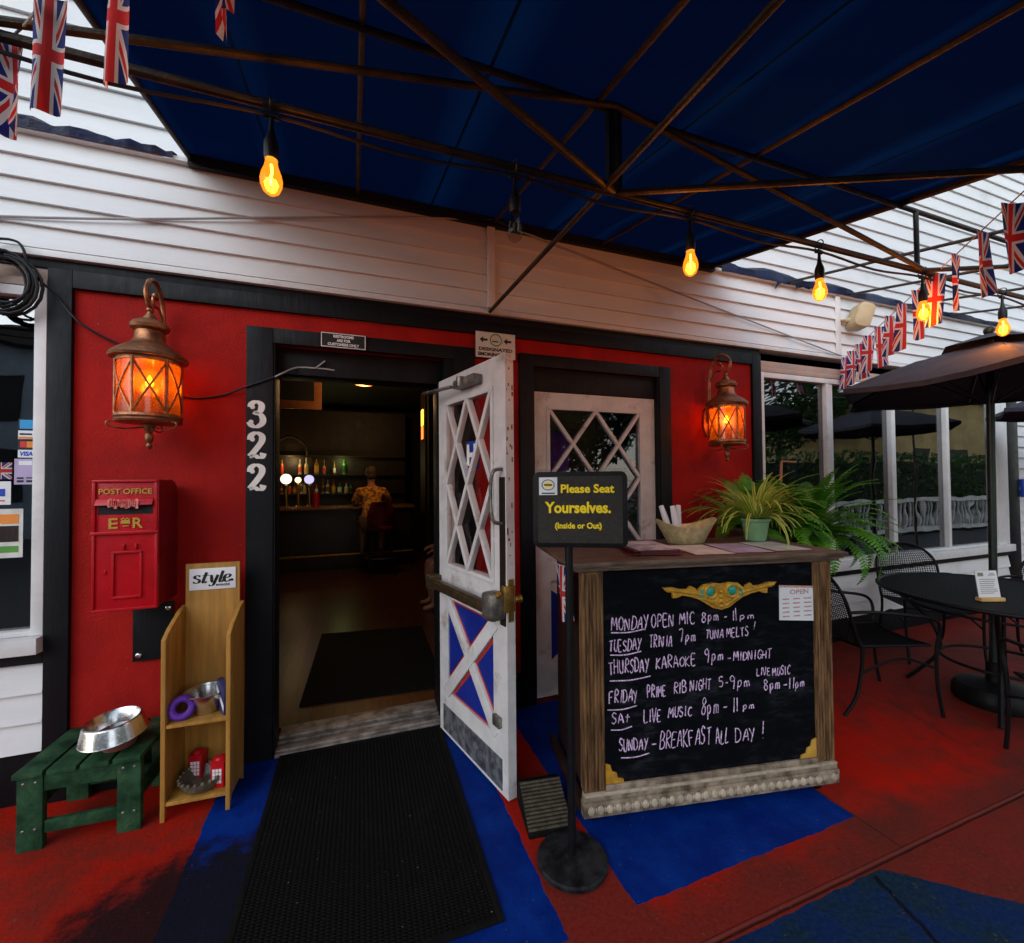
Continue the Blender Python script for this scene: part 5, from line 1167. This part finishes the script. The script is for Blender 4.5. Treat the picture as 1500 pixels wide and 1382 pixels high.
for k in range(4):
    a = R_(20+90*k); c, s_ = math.cos(a), math.sin(a)
    MB().tube(smooth_path([(.55*c, .55*s_, .70), (.50*c, .50*s_, .62), (.34*c, .34*s_, .45), (.30*c, .30*s_, .26), (.40*c, .40*s_, .10), (.48*c, .48*s_, .0)], 5), .0125, 8).build('leg', 'black_iron', tb)
mn = thing('table_card', 'white printed card in a wooden block on the patio table', 'table card', (3.755, 1.545, .7185), R_(-20))
bm(-.075, .075, -.02, .02, 0, .022).build('block', P('pale wood block', (.60, .38, .15), .5, var=.15), mn, bevel=.003)
b = MB(); b.M = Matrix.Rotation(R_(-8), 4, 'X'); b.box(-.068, .068, -.002, .002, .015, .185); b.build('card', 'paper', mn)
b = MB(); b.M = Matrix.Rotation(R_(-8), 4, 'X')
rr = random.Random(1)
b.box(-.055, -.02, -.0032, -.0022, .150, .172)
for k in range(8):
    w = rr.uniform(.08, .11); b.box(-.052, -.052+w, -.0032, -.0022, .045+k*.012, .049+k*.012)
b.box(.012, .055, -.0032, -.0022, .155, .160).box(.02, .05, -.0032, -.0022, .165, .169); b.build('print', P('grey print', (.22, .21, .16), .6, var=.3), mn)

def mesh_patch(b, fn, nu, nv, r):
    for i in range(nu+1): b.tube([fn(i/nu, k/8) for k in range(9)], r, 3, False)
    for j in range(nv+1): b.tube([fn(k/8, j/nv) for k in range(9)], r, 3, False)
def make_chair():
    c = thing('patio_chair', '', 'chair', (0, 0, 0), 0, 'black wrought iron chairs round the patio table')     # faces +x
    b = MB()
    def seat(u, v): return (-.21+.43*u, -.22+.44*v, .425-.02*math.sin(math.pi*v)+.012*u)
    mesh_patch(b, seat, 30, 30, .0030); b.build('seat', 'black_iron', c)
    b = MB(); loop = [seat(t, 0) for t in (0, .5, 1)]+[seat(1, t) for t in (.25, .5, .75, 1)]+[seat(t, 1) for t in (.5, 0)]; b.tube(loop+[seat(0, .5)], .009, 8, closed=True); b.build('seat_frame', 'black_iron', c)
    b = MB()
    def hw(t): return .225*math.sqrt(max(0, 1-max(0, (t-.55)/.45)**2))
    def back(u, v): t = v; return (-.215-.13*t-.015*math.sin(math.pi*u), (u-.5)*2*hw(min(t, .985)), .43+.46*t)
    mesh_patch(b, back, 26, 30, .0030); b.build('backrest', 'black_iron', c)
    b = MB(); b.tube(smooth_path([(-.20, -.225, .42)]+[(-.215-.13*t, -hw(t), .43+.46*t) for t in (.1, .4, .6, .75, .88, .96)]+[(-.345, 0, .892)]+[(-.215-.13*t, hw(t), .43+.46*t) for t in (.96, .88, .75, .6, .4, .1)]+[(-.20, .225, .42)], 4), .0105, 8); b.build('back_frame', 'black_iron', c)
    for s_ in (-1, 1):
        b = MB(); b.tube(smooth_path([(-.265, s_*.225, .64), (-.15, s_*.265, .655), (.05, s_*.28, .64), (.20, s_*.275, .615), (.245, s_*.265, .55), (.235, s_*.25, .42), (.24, s_*.245, .20), (.27, s_*.245, .0)], 6), .0105, 8); b.build('arm', 'black_iron', c)
        b = MB(); b.tube(smooth_path([(-.20, s_*.225, .43), (-.205, s_*.225, .30), (-.25, s_*.235, .12), (-.33, s_*.24, .0)], 5), .0105, 8); b.build('leg', 'black_iron', c)
        b = MB(); b.tube(smooth_path([(.235, s_*.25, .30), (.02, s_*.24, .36), (-.205, s_*.225, .26)], 5), .008, 7); b.build('side_brace', 'black_iron', c)
    return c
proto = make_chair()
for k, (x, y, rz, lab) in enumerate(((3.30, 1.98, -22, 'black mesh patio chair between the counter and the table'), (4.55, 2.27, 232, 'round backed mesh chair between the table and the window'), (3.36, .98, 45, 'mesh patio chair cut off at the right edge, nearest the viewer'), (5.05, 1.75, 185, 'mesh chair across the patio table, behind the umbrella pole'))):
    o = proto if k == 0 else copy_tree(proto); o.location = (x, y, 0); o.rotation_euler = (0, 0, R_(rz)); o['label'] = lab

# ------------------------------------------------------------------ inside the bar
ba = thing('bar_counter', 'dark wooden bar counter seen through the open door', 'bar', (-.25, 7.9, 0))
bm(-1.45, 1.25, .08, .6, 0.02, 1.03).build('front', 'dark_wood', ba, bevel=.005); bm(-1.5, 1.29, 0, .66, 1.031, 1.075).build('top', P('polished bar top', (.22, .10, .03), .25, var=.3, stretch=(1, 6, 1)), ba, bevel=.008)
MB().tube([(-1.4, -.06, .28), (1.25, -.06, .28)], .02).build('foot_rail', 'brass', ba)
bbk = thing('back_bar', 'back bar cabinet with shelves behind the bar counter', 'cabinet', (-.25, 9.1, 0))
bm(-1.5, 1.29, .2, .5, .02, 2.9).build('carcass', 'dark_wood', bbk)
for z in (1.25, 1.62, 1.98): bm(-1.45, 1.25, 0, .199, z, z+.025).build('shelf', 'dark_wood', bbk)
MB().tube(smooth_path([(-1.15, -.02, 2.0), (-1.1, -.02, 2.22), (-.85, -.02, 2.36), (-.6, -.02, 2.22), (-.55, -.02, 2.0)], 6), .025, 8).build('arch', 'dark_wood', bbk)
rr = random.Random(12); nb = 0
for zi, z in enumerate((1.2755, 1.6455)):
    for k in range(16):
        x = -1.38+k*.098+(.0 if k < 9 else .12)+rr.uniform(-.025, .025)
        if x > .95 or rr.random() < .22: continue
        mt = rr.choice(['amber_bottle', 'green_bottle', 'clear_bottle', 'amber_bottle']); h = rr.uniform(.17, .33); r = rr.uniform(.024, .042); sh = rr.uniform(.45, .68)
        b = MB(); b.lathe([(.001, 0), (r, 0), (r, h*sh), (r*.38, h*(sh+.14)), (r*.34, h*.98), (.001, h)], (-.25+x, 9.2, z), 10, False)
        bo = tag(b.build('bottle', mt), 'dim bottle on the back bar shelves', 'bottle', 'bottles on the back bar'); b = MB(); b.tube([(-.25+x, 9.2, z+h*.12), (-.25+x, 9.2, z+h*(sh-.08))], r+.0012, 10, False); b.build('label', rr.choice(['paper', 'gold', 'black_ink', 'print_red']), bo); nb += 1
def tap(x, z, r, mt, lab, h=.40):
    t = thing('beer_tap', lab, 'beer tap', (x, 8.15, 1.0755), 0, 'beer taps on the bar')
    MB().lathe([(.05, 0), (.05, .02), (.024, .03), (.022, h-.06), (.03, h-.03), (.001, h)], (0, 0, 0), 14, False).tube([(0, 0, h-.09), (0, -.09, h-.10), (0, -.10, h-.17)], .014).build('column', 'brass', t)
    MB().lathe([(.001, -.02), (r, -.018), (r, .018), (.001, .02)], (0, 0, 0), 24, False).build('badge', mt, t).matrix_local = Matrix.Translation((0, -.03, h+r*.9)) @ Matrix.Rotation(R_(90), 4, 'X')
tap(-1.04, 0, .085, 'tap_white', 'beer tap with a bright round white badge'); tap(-.69, 0, .075, 'tap_lilac', 'beer tap with a round lilac badge'); tap(-1.20, 0, .05, 'tap_green', 'beer tap with a small green badge at the left'); tap(-.86, 0, .045, 'bar_glow', 'short beer tap with an amber badge between the round ones', .42)
b = MB(); b.lathe([(.001, 0), (.05, 0), (.055, .2), (.03, .25), (.001, .26)], (-.58, 8.05, 1.0755), 14, False); tag(b.build('red_jar', 'post_red'), 'small red jar standing on the bar beside the taps', 'jar')
nz = thing('neon_sign', 'glowing yellow and red sign on the dark inner wall', 'neon sign', (1.04, 6.9, 2.1))
MB().box(-.004, .012, -.10, .10, .02, .56).build('backing', 'dark', nz)
MB().box(-.012, -.004, -.08, .08, .27, .52).build('upper_glow', 'neon_yellow', nz); MB().box(-.012, -.004, -.08, .08, .06, .25).build('lower_glow', 'neon_red', nz)
bm(1.045, 1.10, 6.7, 7.2, 1.0, 2.9).build('inner_post', 'dark_wood', pub)
pf_ = thing('picture_frame', 'dark framed picture hanging inside at upper left of the doorway', 'picture', (-.72, 6.9, 2.55))
bm(-.36, .30, -.02, .02, 0, .66).build('frame', P('orange brown frame', (.20, .07, .02), .5), pf_, bevel=.01); bm(-.26, .20, -.024, -.0205, .12, .56).build('picture', 'dark', pf_)
MB().tube([(-.3, .02, .66), (0, .02, .85), (.25, .02, .66)], .004, 5).build('hanging_wire', 'cable', pf_)
lp = thing('fill_lamp', 'added amber fill lamp lighting the back of the seated man', 'lamp', (.15, 6.5, 2.98)); MB().lathe([(.001, .068), (.05, .066), (.02, .05), (.10, .0), (.14, -.10), (.13, -.10), (.09, .0), (.001, .03)], (0, 0, 0), 18, False).build('fill_lamp_shade', 'copper', lp); MB().ball((0, 0, -.06), .04).build('bulb', 'bar_glow', lp); lamp('fill_light', lp, (0, 0, -.16), 10, (1, .55, .22), .05)  # added lamp without a known fixture, brightens the man at the bar
lp2 = copy_tree(lp); lp2.location = (-.2, 4.4, 2.98); lp2['label'] = 'added amber fill lamp for the floor just inside the doorway'  # added copy, a weak fill for the boards behind the threshold
for ch in lp2.children:
    if ch.type == 'LIGHT': ch.data = ch.data.copy(); ch.data.energy = .8
lamp('shelf_light', bbk, (-.85, -.10, 1.92), 2.2, (1, .70, .3), .05); lamp('shelf_light', bbk, (.05, -.10, 1.90), 1.1, (.85, 1, .35), .05)

def skin(verts, edges, name, mat, parent, sub=2, root=0):
    me = bpy.data.meshes.new(name+'_cage'); me.from_pydata([v[:3] for v in verts], [], edges); o = bpy.data.objects.new(name+'_cage', me); COL.objects.link(o)
    o.modifiers.new('s', 'SKIN'); o.modifiers['s'].use_smooth_shade = True
    for i, v in enumerate(verts): me.skin_vertices[0].data[i].radius = (v[3], v[4] if len(v) > 4 else v[3]); me.skin_vertices[0].data[i].use_root = (i == root)
    sd = o.modifiers.new('d', 'SUBSURF'); sd.levels = sub; sd.render_levels = sub
    dg = bpy.context.evaluated_depsgraph_get(); m2 = bpy.data.meshes.new_from_object(o.evaluated_get(dg)); m2.name = name
    bpy.data.objects.remove(o); m2.materials.clear(); m2.materials.append(MT[mat]); m2.shade_smooth()
    r = bpy.data.objects.new(name, m2); COL.objects.link(r); r.parent = parent; return r
def chain(V, Eg, start, pts):
    p = start
    for q in pts: V.append(q); Eg.append((p, len(V)-1)); p = len(V)-1
    return p
def hand(V, Eg, wrist, fwd, side_, down):
    w = Vector(V[wrist][:3]); f, s_, d = Vector(fwd), Vector(side_), Vector(down)
    palm = chain(V, Eg, wrist, [(*(w+f*.05), .030, .018)])
    for k, L in enumerate((.068, .078, .072, .056)):
        o = s_*((k-1.5)*.020); chain(V, Eg, palm, [(*(w+f*.085+o), .010), (*(w+f*(.085+L*.5)+o+d*.010), .009), (*(w+f*(.085+L)+o+d*.034), .007)])
    chain(V, Eg, palm, [(*(w+f*.055-s_*.04+d*.01), .011), (*(w+f*.085-s_*.055+d*.025), .009)])
# stool and the drinker, seen from behind
bsn = thing('bar_stool', 'maroon backed bar stool under the man in orange', 'bar stool', (.42, 7.25, .02))
MB().lathe([(.001, .70), (.19, .70), (.20, .72), (.195, .75), (.001, .765)], (0, 0, 0), 24, False).build('seat', 'maroon', bsn)
b = MB()
for k in range(13):
    pass
pts_o = [(.24*math.sin(R_(-60+120*k/12)), -.24*math.cos(R_(-60+120*k/12))) for k in range(13)]
for za, zb in ((.80, .98), (.98, 1.10), (1.10, 1.16)):
    ka = 1-max(0, za-.98)*.9; kb = 1-max(0, zb-.98)*1.8
    for p, q in zip(pts_o, pts_o[1:]):
        i = [b.vt((p[0]*ka, p[1]-.0, za)), b.vt((q[0]*ka, q[1], za)), b.vt((q[0]*kb, q[1]-.02, zb)), b.vt((p[0]*kb, p[1]-.02, zb))]; b.face(i)
        i = [b.vt((p[0]*ka*.85, p[1]*.85, za)), b.vt((q[0]*ka*.85, q[1]*.85, za)), b.vt((q[0]*kb*.85, q[1]*.85-.02, zb)), b.vt((p[0]*kb*.85, p[1]*.85-.02, zb))]; b.face(i[::-1])
b.build('backrest', 'maroon', bsn, smooth=60)
for sx in (-1, 1):
    for sy in (-1, 1): MB().tube([(sx*.13, sy*.13, .70), (sx*.20, sy*.20, 0)], .015).build('leg', 'dark_wood', bsn)
MB().tube(arc((0, 0, .28), .22, 0, 350, 28, 'xy'), .010, 6, closed=True).build('foot_ring', 'grey_metal', bsn)
pe = thing('person', 'man in an orange patterned shirt sitting at the bar, back turned', 'person', (.30, 7.32, .02))
V = [(0, 0, .86, .15, .12)]; Eg = []
ch_ = chain(V, Eg, 0, [(0, .03, 1.02, .145, .11), (-.01, .08, 1.20, .165, .11), (-.01, .11, 1.33, .15, .09), (-.01, .125, 1.40, .06, .06), (-.01, .15, 1.47, .052, .052), (-.01, .17, 1.54, .085, .092), (-.01, .175, 1.62, .082, .095), (-.01, .17, 1.68, .05, .06)])
cg = 3
chain(V, Eg, 6, [(-.01, .255, 1.545, .018)]); 
for sx in (-1, 1):
    chain(V, Eg, 7, [(-.01+sx*.088, .165, 1.575, .016)])
    sh_ = chain(V, Eg, cg, [(sx*.17-.01, .10, 1.32, .068), (sx*.24, .14, 1.20, .052), (sx*.30 if sx > 0 else -.25, .26 if sx > 0 else .3, 1.09, .044), (sx*.20, .46, 1.10, .034), (sx*.12, .52, 1.115, .028, .02)])
    hand(V, Eg, sh_, (-sx*.55, .83, -.05), (.83*1, .55*sx, 0), (0, 0, -1))
    hp = chain(V, Eg, 0, [(sx*.10, .02, .82, .10), (sx*.14, .22, .80, .085), (sx*.16, .40, .77, .066), (sx*.15, .38, .55, .054), (sx*.15, .36, .36, .038), (sx*.15, .42, .31, .036, .03), (sx*.155, .52, .295, .03, .022)])
skin(V, Eg, 'body', 'skin', pe)
V = [(0, .0, .84, .165, .135)]; Eg = []
chain(V, Eg, 0, [(0, .03, 1.0, .162, .128), (-.01, .08, 1.20, .178, .125), (-.01, .105, 1.32, .165, .105), (-.01, .118, 1.385, .085, .075)])
for sx in (-1, 1): chain(V, Eg, 3, [(sx*.18-.01, .10, 1.31, .084), (sx*.245, .14, 1.19, .074), (sx*.27, .19, 1.13, .066)])
skin(V, Eg, 'shirt', 'shirt', pe)
V = [(0, .01, .84, .16, .13)]; Eg = []
for sx in (-1, 1): chain(V, Eg, 0, [(sx*.10, .04, .82, .115), (sx*.14, .22, .80, .098), (sx*.16, .36, .775, .084)])
skin(V, Eg, 'shorts', 'shorts', pe)
b = MB(); b.ball((-.01, .158, 1.635), .098, 16, 12, (.92, 1.02, 1.05)); b.ball((-.01, .135, 1.575), .082, 14, 10, (.95, .9, .9)); b.build('hair', 'hair', pe, smooth=80)
# second guest, mostly hidden behind the open door
wc = thing('dining_chair', 'dark wooden chair just inside, mostly hidden by the open door', 'chair', (1.28, 5.15, .02), R_(180))
bm(-.2, .2, -.2, .2, .43, .46).build('seat', 'dark_wood', wc, bevel=.006); bm(-.21, -.18, -.2, .2, .60, .92).build('backrest', 'dark_wood', wc, bevel=.006)
for sx in (-1, 1):
    for sy in (-1, 1): bm(sx*.18-.018, sx*.18+.018, sy*.18-.018, sy*.18+.018, 0, .43 if sx > 0 else .60).build('leg', 'dark_wood', wc, bevel=.003)
p2 = thing('person', 'seated guest in patterned shorts with a bare leg, behind the door', 'person', (1.25, 5.15, .02))
V = [(0, 0, .58, .14, .12)]; Eg = []
chain(V, Eg, 0, [(.02, 0, .78, .13, .11), (.03, 0, .98, .15, .11), (.03, 0, 1.06, .11, .09), (.02, 0, 1.13, .052), (.0, 0, 1.19, .05), (-.02, 0, 1.26, .08, .088), (-.02, 0, 1.34, .08, .088), (-.01, 0, 1.39, .05)])
chain(V, Eg, 6, [(-.11, 0, 1.27, .016)])
for sy in (-1, 1):
    chain(V, Eg, 7, [(-.02, sy*.085, 1.29, .015)])
    w_ = chain(V, Eg, 3, [(.03, sy*.17, 1.03, .06), (.0, sy*.22, .86, .045), (-.08, sy*.23, .74, .04), (-.26, sy*.18, .70, .03), (-.30, sy*.165, .695, .026, .02)]); hand(V, Eg, w_, (-.95, -sy*.2, -.1), (-.2*sy, .95, 0), (0, 0, -1))
    chain(V, Eg, 0, [(-.04, sy*.09, .54, .10), (-.24, sy*.12, .53, .08), (-.40, sy*.12, .50, .06), (-.385, sy*.12, .30, .052), (-.36, sy*.12, .09, .036), (-.40, sy*.12, .04, .036, .03), (-.50, sy*.13, .03, .032, .022)])
skin(V, Eg, 'body', 'skin', p2)
V = [(0, 0, .58, .16, .14)]; Eg = []
chain(V, Eg, 0, [(.02, 0, .78, .15, .125), (.03, 0, .98, .165, .12), (.03, 0, 1.05, .12, .10)])
for sy in (-1, 1): chain(V, Eg, 2, [(.03, sy*.17, 1.02, .075), (.0, sy*.225, .88, .062)])
skin(V, Eg, 'shirt', 'navy', p2)
V = [(0, 0, .57, .155, .13)]; Eg = []
for sy in (-1, 1): chain(V, Eg, 0, [(-.04, sy*.09, .545, .115), (-.24, sy*.12, .535, .10), (-.37, sy*.12, .52, .085)])
skin(V, Eg, 'shorts', 'pattern_cloth', p2)
b = MB(); b.ball((.005, 0, 1.345), .096, 16, 12, (1.0, .94, 1.02)); b.ball((.03, 0, 1.28), .078, 14, 10); b.build('hair', 'hair', p2, smooth=80)
# backdrop seen only through the right windows
sc_ = bm(4.4, 4.95, 3.6, 3.62, .02, 1.75).build('lattice_screen', P('slate lattice cloth', (.10, .10, .16), .7, var=.5, scale=18), None); tag(sc_, 'slate patterned screen standing inside the right window', 'screen')

pq = thing('purple_banner', 'purple cloth banner behind the glass of the closed door', 'banner', (1.42, 3.15, .9)); b = MB()
for k in range(12):
    x0, x1 = -.22+.44*k/12, -.22+.44*(k+1)/12; b.face([b.vt(p) for p in ((x0, .03*math.sin(k), 0), (x1, .03*math.sin(k+1), 0), (x1, .03*math.sin(k+1), 1.0), (x0, .03*math.sin(k), 1.0))])
b.build('cloth', P('purple cloth', (.20, .05, .42), .7, var=.25), pq, smooth=60); MB().tube([(-.26, 0, 1.0), (.26, 0, 1.0)], .012).build('rod', 'brass', pq); MB().tube([(0, 0, -.88), (0, 0, 1.0)], .012).build('pole', 'brass', pq)
# ------------------------------------------------------------------ what the windows mirror: across the patio and street
def leaf_mass(name, lab, cat, x0, x1, y0, y1, z0, z1, n, s, seed, grp=None, round_=False):
    rr = random.Random(seed); t = thing(name, lab, cat, ((x0+x1)/2, (y0+y1)/2, 0), 0, grp); b = MB()
    for _ in range(n):
        while True:
            u, v, w = rr.uniform(-1, 1), rr.uniform(-1, 1), rr.uniform(-1, 1)
            if not round_ or (u*u+v*v+w*w < 1 and u*u+v*v+w*w > .15 and math.sin(u*5+seed)*math.sin(v*4)*math.sin(w*5+1) > -.35): break
        p = Vector((u*(x1-x0)/2, v*(y1-y0)/2, (z0+z1)/2+w*(z1-z0)/2)); d = Vector((rr.uniform(-1, 1), rr.uniform(-1, 1), rr.uniform(-.6, 1))).normalized(); e = d.orthogonal().normalized()*s*rr.uniform(.5, 1); f_ = d.cross(e)*.6
        i = [b.vt(p-e), b.vt(p+f_), b.vt(p+e), b.vt(p-f_)]; b.face(i)
    b.build('foliage', 'hedge', t, smooth=0); return t
hd = leaf_mass('hedge', 'dark clipped hedge mirrored in the right windows', 'hedge', 7.5, 24, -3.0, -2.2, .1, 2.2, 9000, .09, 1)
MB().box(-8.0, 8.0, -.2, .2, 0, 1.9).build('dark_core', P('hedge twigs', (.012, .02, .008), .9), hd)
for k, (x, y, r, h, lab) in enumerate(((10.5, -6.5, 2.2, 4.6, 'leafy tree behind the hedge mirrored in the first pane'), (17, -8, 2.6, 5.2, 'leafy tree farther along behind the hedge'), (6.2, -8.5, 2.3, 3.6, 'broad tree across the street mirrored in the closed door'), (9.0, -10.5, 2.6, 4.4, 'tall tree mirrored at the right of the closed door glass'))):
    t = leaf_mass('tree', lab, 'tree', x-r, x+r, y-r, y+r, h-r, h+r, 5000, .16, 5+k, 'trees across the street', True)
    MB().tube([(0, 0, 0), (.05, 0, 1.5), (0, .1, h-r*.3)], [.16, .13, .06], 10).build('trunk', 'dark_wood', t)
bl = thing('balustrade', 'white balustrade mirrored low in the right windows', 'fence', (7.5, -1.7, 0))
b = MB(); b.box(0, 14, -.08, .08, .82, .92).box(0, 14, -.08, .08, .06, .16); b.build('rail', 'balustrade', bl)
for k in range(70): MB().lathe([(.035, .16), (.05, .26), (.06, .36), (.03, .55), (.04, .75), (.035, .82)], (.1+k*.2, 0, 0), 8, False).build('baluster', 'balustrade', bl)
yb = thing('ochre_house', 'ochre house mirrored in the far right pane', 'house', (24, -8, 0)); bm(-5, 6, -3, 3, 0, 4.5).build('wall', 'ochre', yb); bm(-5.3, 6.3, -3.3, 3.3, 4.5, 4.8).build('roof', 'dark_wood', yb)
for x in (-3.5, -1, 1.5, 4): bm(x, x+1, 2.98, 3.03, 1, 2.6).build('window', 'dark', yb)
gb = thing('grey_house', 'grey house across the street mirrored in the left window', 'house', (-9, -13, 0)); bm(-7, 9, -3, 3, 0, 5.2).build('wall', 'concrete', gb); bm(-7.4, 9.4, -3.4, 3.4, 5.2, 5.6).build('roof', 'dark_wood', gb)
for x in (-5.5, -3, -.5, 2, 4.5, 7): bm(x, x+1.2, 2.98, 3.03, 1, 2.4).build('window', 'dark', gb); bm(x, x+1.2, 2.98, 3.03, 3.2, 4.4).build('window', 'dark', gb)
